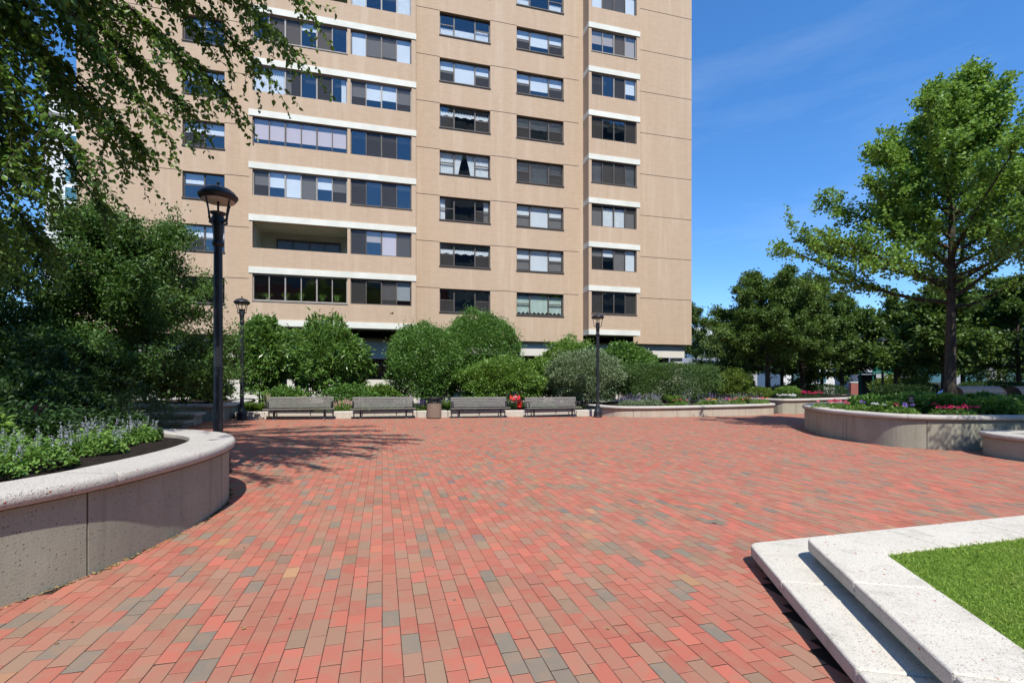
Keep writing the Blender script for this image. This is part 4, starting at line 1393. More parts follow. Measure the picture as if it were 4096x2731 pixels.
def shrub(label, x, y, z0, z1, rx, ry, seed, leaf, mat, nleaf, name='shrub', cat='shrub', lobes=26, bumpy=0.22, flat=0.35, lw=0.5, up=0.45, group=None, six=False, stems=7, inner=0.28, box=False,
          stem_h=0.35):
    """A leafy shrub: clumps of leaves over an uneven crown, inner leaves and a few stems."""
    rng = np.random.default_rng(seed)
    root = empty(name, (x, y, z0))
    tag(root, label, cat, group)
    h = z1 - z0
    cz = h * 0.52
    rz = h * 0.5
    n = nleaf
    dirs = unit(rng.normal(0, 1, (n, 3)))
    dirs[:, 2] = np.where((dirs[:, 2] < -flat) & (rng.random(n) < 0.15), -dirs[:, 2], dirs[:, 2])
    lob = unit(rng.normal(0, 1, (lobes, 3)))
    lob[:, 2] = np.abs(lob[:, 2]) * 1.0 - 0.25
    lob = unit(lob)
    amp = rng.uniform(0.35, 1.0, lobes)
    dist = 1 - dirs @ lob.T
    bumpv = (np.exp(-(dist / 0.05) ** 1.0) * amp).max(1) + 0.35 * np.sin(dirs[:, 0] * 7 + seed) * np.sin(dirs[:, 1] * 6 + seed * 2) * np.sin(dirs[:, 2] * 8 + seed)
    r = 1.0 - bumpy + bumpy * 1.25 * bumpv
    shell = rng.random(n) > inner
    stray = np.where(rng.random(n) < 0.11, rng.uniform(0.02, 0.15, n), 0.0)
    rr = np.where(shell, r * (1 - np.abs(rng.normal(0, 0.05, n)) + stray), r * rng.uniform(0.45, 0.95, n))
    e = 1.0
    if box:
        m4 = (np.abs(dirs) ** 5).sum(1) ** (1 / 5)
        rr = rr / np.maximum(m4, 0.55)
        rr = rr * 0.92
    hm = np.sqrt(np.maximum(1e-6, 1 - dirs[:, 2] ** 2))
    sc = np.where(dirs[:, 2] < 0, (0.80 + 0.20 * hm) / hm, 1.0) if not box else np.ones(n)
    low = np.where((dirs[:, 2] < 0) & (rng.random(n) < 0.28), rng.random(n) ** 0.5, 1.0)
    P = dirs * np.stack([rr * sc * low, rr * sc * low, rr], 1) * np.array([rx, ry, rz]) + np.array([0, 0, cz])
    P[:, 2] = np.maximum(P[:, 2], 0.03)
    D = dirs * 0.7 + rng.normal(0, 0.35, (n, 3)) + np.array([0, 0, 0.15])
    leaf_obj('foliage', [leaves(P, D, leaf * 1.25, leaf * 1.25 * lw, rng, up, six)], mat, root)
    if stems:
        mb = MB()
        for k in range(stems):
            a = rng.uniform(0, 2 * PI)
            q = rng.uniform(0.15, 0.7)
            mb.tube(curve((rng.normal(0, 0.08) * rx, rng.normal(0, 0.08) * ry, -0.05), (math.cos(a) * q * rx / h, math.sin(a) * q * ry / h, 1.0), h * (stem_h + 0.45), 5, rng, 0.3), [0.035, 0.028, 0.022, 0.016, 0.011, 0.006], 5)
        mb.build('stems', M['twig'], root)
    return root


# ---- shrubs of the bed in front of the building
shrub('tall glossy shrub beside the far left lamp post', -5.25, 24.3, 0.25, 4.7, 1.15, 1.1, 21, 0.17, M['lf_mag'], 7500, lw=0.42, bumpy=0.3, six=True, inner=0.35)
shrub('broad glossy long-leaved shrub behind the two left benches', -2.35, 23.8, 0.30, 4.32, 2.05, 1.6, 22, 0.19, M['lf_mag'], 10500, lw=0.36, bumpy=0.3, six=True, inner=0.35)
shrub('low leafy shrub between the second bench and the round shrub', -0.15, 22.9, 0.2, 1.35, 1.1, 0.7, 33, 0.11, M['lf_light'], 4200, bumpy=0.42)
shrub('low leafy shrub left of the long-leaved shrub', -4.0, 22.6, 0.2, 1.2, 1.1, 0.7, 34, 0.13, M['lf_mag'], 2200, six=True, bumpy=0.42)
shrub('low dark green shrub tucked under the long-leaved shrub', -1.4, 22.3, 0.2, 1.35, 1.2, 0.7, 23, 0.08, M['lf_fine'], 6500, bumpy=0.4)
shrub('round fine-leaved clipped shrub behind the litter bin', 1.95, 23.4, 0.25, 4.15, 1.80, 1.55, 24, 0.088, M['lf_fine'], 40000, lw=0.45, bumpy=0.17, lobes=60, inner=0.35)
shrub('tallest round fine-leaved shrub, right of the litter bin', 4.95, 25.0, 0.3, 5.05, 2.25, 1.9, 25, 0.088, M['lf_fine'], 62000, lw=0.45, bumpy=0.18, lobes=60, inner=0.35)
shrub('wide light green shrub behind the third bench', 5.45, 22.5, 0.25, 2.52, 2.35, 1.2, 26, 0.10, M['lf_light'], 26000, lw=0.5, bumpy=0.25)
shrub('grey green mounded shrub behind the right lamp post', 9.75, 22.4, 0.25, 2.98, 2.05, 1.5, 27, 0.085, M['lf_grey'], 32000, lw=0.5, bumpy=0.18, lobes=44)
shrub('yellowish green shrub rising behind the grey green mound', 10.2, 25.6, 0.3, 4.0, 2.0, 1.3, 28, 0.11, M['lf_light'], 14000, bumpy=0.3)
shrub('large-leaved green shrub against the building corner', 14.0, 25.9, 0.2, 3.95, 2.2, 1.3, 29, 0.17, M['lf_mag'], 9000, lw=0.5, bumpy=0.28, six=True)
shrub('small bright shrub between the third bench and the grey green mound', 8.0, 24.2, 0.2, 2.75, 1.0, 0.9, 30, 0.12, M['lf_light'], 6000, bumpy=0.3)
shrub('clipped dark green hedge mound above the low planter', 14.6, 22.7, 0.28, 2.40, 3.05, 1.25, 31, 0.062, M['lf_hedge'], 60000, lw=0.5, bumpy=0.12, lobes=70, box=True, inner=0.15)
shrub('loose yellow green shrub right of the clipped hedge', 19.4, 23.6, 0.28, 2.18, 1.5, 1.2, 32, 0.085, M['lf_yellow'], 13000, bumpy=0.32)


# ---- trees
tree('shade_tree', 'tall bright green tree with upswept branches in the right planter', 'tree', (16.4, 10.65, 0.55), 9.3, 0.15, 3, 0.098, M['lf_ginkgo'], 92000, 0.33,
     lambda t: 4.05 * (1 - t) ** 1.0 + 0.9, lambda t: 0.20 + 0.84 * t, 52, 11, 0.42, (0.15, -0.1), 0.11, 0.45, up=0.8, lw=0.85, side=0.62, lift2=0.18, taper=1.0, n3=3)
tree('shade_tree', 'dark spreading tree in the back planter right of the building', 'tree', (22.0, 23.8, 0.5), 6.1, 0.17, 4, 0.13, M['lf_dark'], 95000, 0.24,
     lambda t: 4.3 * (1 - t * 0.75) ** 0.8 + 0.4, lambda t: 0.08 + 0.75 * t, 32, 9, 0.42, (0.2, 0), 0.13, 0.25, up=0.8, lw=0.7)
tree('shade_tree', 'second dark tree further right in the back planter', 'tree', (26.6, 25.8, 0.5), 6.6, 0.17, 5, 0.14, M['lf_dark'], 60000, 0.26,
     lambda t: 4.2 * (1 - t * 0.8) ** 0.8 * (0.7 + 0.4 * t) + 0.5, lambda t: 0.15 + 0.8 * t, 28, 8, 0.42, (0, 0), 0.14, 0.25, up=0.8, lw=0.7)
tree('small_tree', 'low spreading small-leaved tree behind the left planter, before the facade', 'tree', (-7.5, 16.4, 0.1), 5.0, 0.13, 6, 0.092, M['lf_maple'], 125000, 0.22,
     lambda t: 3.7 * (1 - t * 0.62) + 0.3, lambda t: 0.10 + 0.75 * t, 34, 11, 0.48, (0.5, 0.1), 0.15, 0.12, up=0.9, lw=0.6)
tree('small_tree', 'fine-leaved tree reaching in at the right edge of the plaza', 'tree', (15.2, 4.5, 0.33), 7.4, 0.15, 7, 0.09, M['lf_far'], 60000, 0.40,
     lambda t: 3.5 * (1 - t * 0.45) + 0.3, lambda t: 0.2 + 0.6 * t, 26, 8, 0.42, (-0.4, 0.2), 0.10, 0.0, up=0.8, lw=0.35)

tree('small_tree', 'dense dark tree filling the left edge below the overhanging leaves', 'tree', (-10.2, 13.2, 0.0), 6.4, 0.14, 8, 0.10, M['lf_dark'], 70000, 0.12,
     lambda t: 3.3 * (1 - t * 0.5) + 0.4, lambda t: 0.10 + 0.7 * t, 30, 9, 0.46, (0.3, 0), 0.15, 0.1, up=0.8, lw=0.65)

# distant trees on the right
for i, (x, y, hgt, lab) in enumerate([(36.0, 33.0, 7.0, 'slim dark tree far behind, left of the green scaffold'), (37.5, 24.5, 7.5, 'dark tree with forked trunk between hedge and parked car'),
                                      (39.0, 17.5, 9.0, 'leafy tree in the background at the right edge'), (44.0, 44.0, 10.0, 'pale green street tree before the white house'),
                                      (33.0, 40.0, 7.5, 'pale green street tree beyond the dark hedge'), (52.0, 30.0, 10.0, 'pale green tree behind the green scaffold'),
                                      (41.0, 57.0, 11.0, 'distant tree beside the right corner of the apartment building'), (50.0, 20.0, 10.0, 'tall tree deep in the background at far right'),
                                      (33.0, 28.5, 7.0, 'dark leafy tree straight behind the second dark tree'), (43.0, 27.0, 7.5, 'dark leafy tree in front of the grey building'),
                                      (34.5, 14.5, 8.5, 'dark leafy tree behind the round-topped boxes'), (46.0, 14.0, 9.5, 'dark leafy tree at the right edge beyond the hedge'),
                                      (31.5, 20.8, 6.5, 'low-branched dark tree left of the tall tree trunk'), (35.5, 26.5, 6.5, 'low-branched dark tree behind the back planter hedge'),
                                      (40.0, 22.0, 7.5, 'low-branched dark tree right behind the parked car'), (30.0, 31.0, 6.5, 'low-branched dark tree beside the building corner')]):
    tree('street_tree', lab, 'tree', (x, y, -0.3), hgt, 0.16, 40 + i, 0.22, M['lf_dark'] if i in (0, 1, 2) or i > 7 else M['lf_far'], 20000, 0.30,
         lambda t: 3.4 * (1 - t * 0.7) + 0.4, lambda t: 0.2 + 0.7 * t, 18, 6, 0.45, (0, 0), 0.20, 0.2, up=0.8, lw=0.7, group='street trees beyond the plaza', n3=2)


# ---- overhanging tree, foreground left: drooping leafy sprays
def overhang():
    rng = np.random.default_rng(77)
    bx, by = -6.2, 5.6
    root = empty('overhanging_tree', (bx, by, 0.55))
    tag(root, 'tree with drooping leafy branches hanging into the upper left', 'tree')
    off = np.array([bx, by, 0.55])
    trunk = np.array([(-6.2, 5.6, 0.5), (-6.15, 5.7, 2.0), (-6.2, 5.8, 3.6), (-6.1, 5.9, 5.2), (-6.2, 6.1, 7.4), (-6.1, 6.2, 10.6)])
    mb = MB().tube(trunk - off, [0.21, 0.17, 0.15, 0.12, 0.08, 0.03], 12)
    mb.build('trunk', M['bark'], root)
    tips = [((-1.05, 6.6, 6.25), 1.0), ((-1.15, 6.9, 5.75), 1.0), ((-1.45, 6.75, 5.35), 0.9), ((-1.75, 6.2, 6.25), 1.0), ((-1.2, 7.2, 7.1), 1.0), ((-2.1, 6.3, 5.0), 0.9), ((-2.3, 6.9, 5.9), 1.0),
            ((-2.5, 6.2, 4.45), 0.9), ((-2.9, 6.7, 5.3), 1.0), ((-2.85, 6.0, 4.95), 1.0), ((-3.3, 6.3, 4.6), 1.1), ((-3.6, 6.1, 5.2), 1.1), ((-3.5, 6.9, 6.0), 1.1), ((-3.9, 6.5, 4.2), 1.1),
            ((-4.1, 6.0, 4.8), 1.1), ((-4.4, 6.8, 5.5), 1.1), ((-3.0, 7.4, 6.8), 1.1), ((-4.0, 7.6, 5.2), 1.1), ((-4.3, 7.2, 3.9), 1.0), ((-2.2, 7.6, 7.6), 1.1), ((-3.4, 7.9, 4.5), 1.0), ((-4.6, 5.6, 4.0), 1.0),
            ((-2.0, 5.6, 6.6), 0.9), ((-2.7, 5.4, 5.9), 0.9), ((-3.2, 5.5, 5.4), 0.9), ((-4.6, 8.0, 4.4), 1.0), ((-3.0, 6.5, 7.2), 1.0), ((-3.8, 6.6, 7.0), 1.0), ((-1.6, 7.4, 6.4), 0.8),
            ((-3.2, 6.2, 3.9), 1.0), ((-3.7, 6.6, 3.6), 1.0), ((-4.3, 6.3, 3.4), 1.0), ((-2.9, 6.9, 4.3), 1.0), ((-4.6, 7.0, 3.1), 1.0), ((-3.5, 7.4, 3.7), 1.0), ((-4.9, 6.4, 4.6), 1.2), ((-4.8, 7.4, 5.4), 1.2),
            ((-3.9, 6.0, 6.1), 1.2), ((-3.0, 5.9, 6.4), 1.1), ((-2.2, 6.4, 7.3), 1.0), ((-3.4, 5.2, 7.6), 1.1), ((-2.4, 5.3, 7.8), 1.0), ((-4.4, 5.2, 6.8), 1.1), ((-4.2, 5.6, 8.2), 1.2), ((-3.2, 6.2, 8.6), 1.2),
            ((0.5, 6.6, 8.6), 1.9), ((-0.3, 5.6, 7.8), 1.6), ((-1.0, 5.2, 7.4), 1.5), ((0.3, 5.9, 8.6), 1.6), ((0.2, 7.3, 9.2), 1.7), ((-0.5, 8.2, 10.0), 1.7), ((-0.9, 7.2, 8.9), 1.7), ((-1.5, 8.3, 10.0), 1.7), ((-0.7, 9.1, 10.8), 1.6), ((-2.0, 9.3, 10.6), 1.1), ((-3.0, 9.0, 10.0), 1.2),
            ((-2.5, 8.2, 9.8), 1.2), ((-1.4, 6.0, 8.3), 1.1), ((-3.6, 8.0, 9.0), 1.2), ((-4.6, 9.0, 9.4), 1.2), ((-5.4, 8.0, 8.6), 1.2), ((-5.0, 9.6, 8.0), 1.2), ((-6.0, 9.0, 7.4), 1.2), ((-0.1, 6.4, 8.1), 0.9),
            ((-4.5, 6.6, 2.9), 1.2), ((-4.9, 7.2, 2.6), 1.2), ((-5.2, 6.8, 3.2), 1.3), ((-5.0, 7.8, 3.4), 1.2), ((-5.4, 7.6, 2.8), 1.3), ((-4.3, 7.6, 3.3), 1.0), ((-5.3, 6.2, 4.0), 1.3),
            ((-1.2, 3.8, 7.2), 1.3), ((-1.8, 3.2, 6.8), 1.3), ((-2.5, 3.6, 7.0), 1.3), ((-0.6, 4.6, 7.8), 1.3), ((-1.6, 4.6, 7.6), 1.4), ((-3.0, 4.4, 7.2), 1.3),
            ((-7.0, 8.0, 8.5), 1.8), ((-8.0, 9.0, 8.0), 1.8), ((-9.0, 8.5, 7.5), 1.8), ((-7.5, 10.0, 8.0), 1.8), ((-6.5, 10.5, 8.5), 1.8), ((-8.5, 10.5, 7.0), 1.8), ((-9.5, 7.0, 7.0), 1.8),
            ((-6.0, 11.0, 8.8), 1.8), ((-7.0, 6.0, 9.0), 1.6), ((-5.0, 10.5, 9.4), 1.8), ((-8.0, 7.0, 8.2), 1.8), ((-6.2, 8.8, 9.4), 1.8),
            ((-1.9, 6.6, 8.2), 0.9), ((-2.6, 7.4, 8.6), 1.0), ((-4.6, 6.6, 8.4), 1.2), ((-2.5, 7.2, 5.0), 0.8), ((-1.9, 7.0, 5.1), 0.7)]
    wood = MB()
    twig = MB()
    P, D = [], []
    for k, (tip, dens) in enumerate(tips):
        tip = np.array(tip)
        s0 = min(0.97, 0.45 + 0.5 * (tip[2] - 3.5) / 4.5)
        p0 = on_curve(trunk, np.array([s0]))[0][0]
        mid = (p0 + tip) / 2 + np.array([0, rng.normal(0, 0.25), 0.75 + rng.uniform(0, 0.5)])
        q1 = p0 * 0.25 + mid * 0.75 + np.array([0, 0, 0.05])
        c = np.array(spline([tuple(p0), tuple(q1), tuple((mid + tip) / 2 + np.array([0, 0, 0.25])), tuple(tip)], False, 6))
        wood.tube(c - off, list(np.linspace(0.045, 0.006, len(c))), 6, False)
        ns = int(40 * dens)
        for j in range(ns):
            s = rng.uniform(0.30, 1.0) ** 0.75
            q, d = on_curve(c, np.array([s]))
            ln = rng.uniform(0.45, 1.05) * (0.75 if s > 0.9 else 1.0)
            az = rng.normal(0, 1.0)
            dd = d[0] * 0.5 + np.array([0.55 * math.cos(az), 0.55 * math.sin(az) , -0.10])
            st = curve(q[0], dd, ln, 6, rng, 0.45, -0.95)
            twig.tube(st - off, list(np.linspace(0.0045, 0.0015, len(st))), 3, False)
            nl = int(ln * 30)
            sl = np.linspace(0.08, 1.0, nl) + rng.normal(0, 0.02, nl)
            pp, pd = on_curve(st, sl)
            a, b = frame_of(pd)
            an = np.arange(nl) * PI + rng.normal(0, 0.6, nl)
            sd = a * np.cos(an)[:, None] + b * np.sin(an)[:, None]
            P.append(pp + sd * 0.012)
            D.append(pd * 0.35 + sd * 0.75 + np.array([0, 0, -0.45]))
    wood.build('branches', M['twig'], root)
    twig.build('twigs', M['twig'], root)
    P, D = np.concatenate(P) - off, np.concatenate(D)
    leaf_obj('crown', [leaves(P, D, 0.068, 0.053, rng, 0.5, True)], M['lf_over'], root)


overhang()

# ---- dark understorey at the left, below the trees
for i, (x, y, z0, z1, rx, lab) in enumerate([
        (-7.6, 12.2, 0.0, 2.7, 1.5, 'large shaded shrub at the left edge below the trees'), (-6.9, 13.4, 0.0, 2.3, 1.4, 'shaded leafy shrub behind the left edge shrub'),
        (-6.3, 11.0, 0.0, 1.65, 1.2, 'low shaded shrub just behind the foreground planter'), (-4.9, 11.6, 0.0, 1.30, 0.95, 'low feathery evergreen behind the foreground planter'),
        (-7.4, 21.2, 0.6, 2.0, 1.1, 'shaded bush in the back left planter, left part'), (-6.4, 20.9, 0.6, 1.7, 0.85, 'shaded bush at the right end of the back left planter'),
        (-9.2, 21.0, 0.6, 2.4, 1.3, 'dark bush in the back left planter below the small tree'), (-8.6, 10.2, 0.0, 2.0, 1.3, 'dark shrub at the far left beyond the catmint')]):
    shrub(lab, x, y, z0, z1, rx, rx * 0.85, 60 + i, 0.085 if i != 3 else 0.05, M['lf_shade'], 8000 if i != 3 else 9000, bumpy=0.34, lw=0.55 if i != 3 else 0.12)


# ---- small flowering plants
def clump(label, x, y, z, r, h, seed, mat_l, nleaf, leaf, mat_f=None, nspike=0, spike_h=0.18, nfl=0, fl=0.02, name='flowering_plant', cat='flowers', group=None, heads=None, lw=0.75, up=0.9, six=False):
    """Leafy mound with flower spikes (nspike) or rounded flower heads (heads)."""
    rng = np.random.default_rng(seed)
    root = empty(name, (x, y, z))
    tag(root, label, cat, group)
    a = rng.uniform(0, 2 * PI, nleaf)
    q = np.sqrt(rng.random(nleaf)) * r
    top = h * np.sqrt(np.maximum(0.05, 1 - (q / r) ** 2)) * (0.85 + 0.25 * np.sin(a * 3 + q * 9))
    P = np.stack([q * np.cos(a), q * np.sin(a), top * rng.uniform(0.25, 1.0, nleaf) ** 0.6], 1)
    D = np.stack([np.cos(a), np.sin(a), rng.uniform(-0.2, 0.6, nleaf)], 1)
    leaf_obj('foliage', [leaves(P, D, leaf, leaf * lw, rng, up, six)], mat_l, root)
    parts = []
    if nspike:
        st = MB()
        for k in range(nspike):
            aa, qq = rng.uniform(0, 2 * PI), math.sqrt(rng.random()) * r * 0.95
            b = np.array([qq * math.cos(aa), qq * math.sin(aa), h * 0.7 * math.sqrt(max(0.1, 1 - (qq / r) ** 2))])
            tip = b + np.array([math.cos(aa) * 0.35 * spike_h * qq / r, math.sin(aa) * 0.35 * spike_h * qq / r, spike_h * rng.uniform(0.7, 1.35)])
            st.tube([b, tip], [0.003, 0.0015], 3, False)
            t = rng.uniform(0.30, 1.0, nfl)
            pp = b + (tip - b) * t[:, None] + rng.normal(0, 0.011, (nfl, 3)) * (1.25 - t[:, None])
            parts.append(leaves(pp, rng.normal(0, 1, (nfl, 3)), fl, fl * 0.8, rng, 0.2))
        st.build('stalks', mat_l, root)['kind'] = 'stuff'
    if heads:
        for k in range(heads):
            aa, qq = rng.uniform(0, 2 * PI), math.sqrt(rng.random()) * r
            c = np.array([qq * math.cos(aa), qq * math.sin(aa), h * (0.85 + 0.35 * rng.random())])
            dd = unit(rng.normal(0, 1, (nfl, 3)))
            dd[:, 2] = np.abs(dd[:, 2])
            parts.append(leaves(c + dd * 0.035, dd, fl, fl, rng, 0.6))
    if parts:
        leaf_obj('flowers', parts, mat_f, root, 'stuff')
    return root


def tuft(label, x, y, z, r, h, seed, n, mat, width=0.012, name='grass_clump', cat='grass', droop=0.6, stalks=0):
    """Arching strap leaves from one crown."""
    rng = np.random.default_rng(seed)
    root = empty(name, (x, y, z))
    tag(root, label, cat)
    a = rng.uniform(0, 2 * PI, n)
    b = np.stack([np.cos(a), np.sin(a), np.zeros(n)], 1) * (np.sqrt(rng.random(n)) * r * 0.45)[:, None]
    out = np.stack([np.cos(a), np.sin(a), np.zeros(n)], 1)
    side = np.stack([-np.sin(a), np.cos(a), np.zeros(n)], 1) * width / 2
    L = (h * rng.uniform(0.6, 1.15, n))[:, None]
    reach = (r * rng.uniform(0.2, 1.0, n))[:, None]
    up = np.array([[0, 0, 1.0]])
    rows = []
    for t, wd in ((0, 0.7), (0.35, 1.0), (0.7, 0.85), (1.0, 0.1)):
        c = b + up * L * (t * 1.35 - droop * t * t) + out * reach * t * t
        rows.append((c - side * wd, c + side * wd))
    V = np.stack([v for p in rows for v in p], 1).reshape(-1, 3)
    q = np.array([(0, 1, 3, 2), (2, 3, 5, 4), (4, 5, 7, 6)])
    F = (np.arange(n)[:, None, None] * 8 + q[None]).reshape(-1, 4)
    link('blades', np_mesh('blades', V, F), mat, root)
    if stalks:
        mb = MB()
        for k in range(stalks):
            aa = rng.uniform(0, 2 * PI)
            mb.tube([(0.06 * math.cos(aa), 0.06 * math.sin(aa), 0), (0.25 * math.cos(aa) * rng.random(), 0.25 * math.sin(aa) * rng.random(), h * rng.uniform(1.1, 1.5))], [0.006, 0.004], 4)
        mb.build('dry_stalks', M['straw'], root)
    return root


# foreground left planter
for i, (x, y, r, h, lab) in enumerate([(-3.05, 4.55, 0.36, 0.34, 'catmint clump at the left edge of the foreground planter'), (-2.93, 5.02, 0.36, 0.36, 'large sunlit catmint clump near the foreground coping'),
                                       (-3.35, 5.35, 0.34, 0.33, 'catmint clump in the middle of the foreground planter'), (-2.92, 5.92, 0.34, 0.31, 'sunlit catmint clump nearest the curved coping end'),
                                       (-3.45, 4.9, 0.36, 0.34, 'catmint clump in the second row of the foreground planter'), (-3.1, 6.55, 0.34, 0.30, 'shaded catmint clump near the lamp post'),
                                       (-2.95, 7.0, 0.26, 0.26, 'small shaded catmint clump at the planter tip')]):
    clump(lab, x, y, 0.69, r * 0.95, h * 0.78, 100 + i, M['lf_mint'], 2100, 0.038, M['fl_lav'], 26, 0.16, 26, 0.011, group='catmint clumps in the foreground planter')
for i, (x, y, r, h, lab) in enumerate([(-3.75, 5.7, 0.42, 0.62, 'bright broad-leaved plant at the left edge of the foreground planter'), (-3.6, 6.35, 0.45, 0.50, 'leafy green perennial behind the catmint, left'),
                                       (-3.45, 6.95, 0.45, 0.42, 'leafy green perennial behind the catmint, middle'), (-3.3, 7.45, 0.42, 0.36, 'leafy green perennial near the back coping'),
                                       (-4.3, 6.9, 0.5, 0.55, 'dark leafy perennial deep in the foreground planter'), (-4.2, 7.7, 0.5, 0.45, 'low dark perennial at the back of the foreground planter')]):
    clump(lab, x, y, 0.69, r, h, 120 + i, M['lf_light'] if i == 0 else M['lf_shade'], 1500, 0.075, name='leafy_plant', cat='plant', lw=0.5, six=True)
clump('single magenta flower plant in the dark left planting', -4.55, 8.0, 0.72, 0.14, 0.30, 130, M['lf_shade'], 160, 0.05, M['fl_red'], 0, 0, 26, 0.045, heads=7)

# bed behind the benches
tuft('arching lily leaves beside the left lamp post', -4.45, 21.2, 0.2, 0.8, 0.55, 140, 500, M['lf_grass'], 0.02, stalks=9)
tuft('lily leaves with dry stalks behind the first bench', -3.1, 21.3, 0.2, 0.8, 0.5, 141, 450, M['lf_grass'], 0.02, stalks=11)
tuft('lily leaves left of the far left lamp post', -5.15, 21.5, 0.2, 0.55, 0.5, 142, 300, M['lf_grass'], 0.02)
clump('low groundcover behind the first bench', -2.2, 21.4, 0.2, 0.6, 0.36, 143, M['lf_light'], 1800, 0.05, name='leafy_plant', cat='plant')
clump('pale pink astilbe between the two left benches', -1.48, 20.85, 0.2, 0.42, 0.42, 144, M['lf_light'], 1500, 0.05, M['fl_pale'], 46, 0.22, 40, 0.02)
clump('second pale pink astilbe behind the second bench', -0.95, 21.2, 0.2, 0.35, 0.42, 145, M['lf_light'], 900, 0.05, M['fl_pale'], 26, 0.22, 40, 0.02)
clump('purple salvia left of the litter bin', 1.45, 20.95, 0.2, 0.35, 0.32, 146, M['lf_shade'], 900, 0.04, M['fl_purple'], 22, 0.28, 26, 0.016)
tuft('pale hosta leaves behind the litter bin', 1.75, 20.9, 0.2, 0.35, 0.30, 147, 60, M['lf_yellow'], 0.05)
clump('purple salvia right of the litter bin', 2.5, 20.85, 0.2, 0.26, 0.30, 148, M['lf_shade'], 600, 0.04, M['fl_purple'], 14, 0.28, 26, 0.016)
tuft('large arching daylily clump behind the third bench', 3.9, 21.1, 0.2, 0.95, 0.72, 149, 650, M['lf_grass'], 0.022)
tuft('daylily clump right of the litter bin', 2.85, 20.9, 0.2, 0.55, 0.55, 150, 300, M['lf_grass'], 0.022)
clump('tall purple salvia behind the red fire inlet', 5.75, 21.3, 0.2, 0.3, 0.42, 151, M['lf_shade'], 700, 0.04, M['fl_purple'], 18, 0.42, 26, 0.018)
tuft('small yellow green tuft near the right lamp post', 8.75, 20.8, 0.15, 0.3, 0.22, 152, 90, M['lf_yellow'], 0.03)
clump('low golden plant beside the litter bin', 1.55, 20.62, 0.2, 0.2, 0.12, 153, M['lf_yellow'], 400, 0.03, name='leafy_plant', cat='plant')

# low warm planter: lavender, geraniums, marigolds
zs = 0.32
for i, (x, y, r, h, lab) in enumerate([(11.0, 20.0, 0.62, 0.55, 'lavender clump just right of the right lamp post'), (12.0, 20.1, 0.62, 0.58, 'large lavender clump at the left of the low planter'),
                                       (15.4, 20.1, 0.75, 0.60, 'large lavender clump in the middle of the low planter'), (17.3, 20.7, 0.5, 0.55, 'thin salvia clump between the pink flower groups'),
                                       (18.25, 20.75, 0.5, 0.40, 'lavender clump at the right end of the low planter'), (13.9, 20.4, 0.35, 0.55, 'thin lavender stems among the lily leaves')]):
    clump(lab, x, y, zs, r, h * 0.6, 160 + i, M['lf_grey'], 1500, 0.05, M['fl_lav'] if i % 2 else M['fl_purple'], 34 if i < 3 else 18, 0.32, 22, 0.020, group='lavender in the low planter')
for i, (x, y, r, hd, mat, lab) in enumerate([(13.25, 19.6, 0.30, 8, 'fl_pink', 'small pink geranium left of the lily leaves'), (14.75, 19.75, 0.24, 5, 'fl_pink', 'pink geranium with orange neighbour in the low planter'),
                                             (16.45, 19.95, 0.55, 22, 'fl_pink', 'bright pink geraniums right of the large lavender'), (17.85, 20.15, 0.62, 26, 'fl_pink', 'bright pink geraniums near the right end of the low planter'),
                                             (15.05, 19.65, 0.18, 5, 'fl_orange', 'orange marigolds beside the large lavender'), (18.55, 20.35, 0.25, 7, 'fl_orange', 'orange marigolds at the right end of the low planter'),
                                             (12.55, 19.4, 0.22, 0, 'fl_orange', 'low yellow green edging plant in the low planter'), (14.2, 19.5, 0.25, 0, 'fl_orange', 'yellow green edging plant under the lily leaves')]):
    clump(lab, x, y, zs, r, 0.26 if hd else 0.12, 170 + i, M['lf_light'] if hd else M['lf_yellow'], 700, 0.05, M[mat], 0, 0, 16, 0.036, heads=hd * 2 // 3)
tuft('lily leaves between the lavender clumps of the low planter', 13.5, 20.3, zs, 0.6, 0.6, 180, 280, M['lf_grass'], 0.022)
tuft('lily leaves behind the right pink geraniums', 17.4, 20.4, zs, 0.5, 0.5, 181, 220, M['lf_grass'], 0.022)

# back planter
clump('white flowers on the sunlit rim of the back planter', 20.6, 21.0, 0.52, 0.45, 0.18, 190, M['lf_shade'], 600, 0.05, M['fl_white'], 0, 0, 20, 0.04, heads=24)
clump('pink geraniums in the back planter below the dark tree', 22.9, 21.8, 0.52, 0.6, 0.30, 191, M['lf_shade'], 800, 0.05, M['fl_red'], 0, 0, 22, 0.05, heads=20)
shrub('small green bush on the rim of the back planter', 21.6, 22.0, 0.5, 1.2, 0.7, 0.6, 192, 0.08, M['lf_light'], 2500)
shrub('low dark bush at the left end of the back planter', 20.0, 22.2, 0.5, 1.15, 0.7, 0.6, 193, 0.08, M['lf_yellow'], 2500)

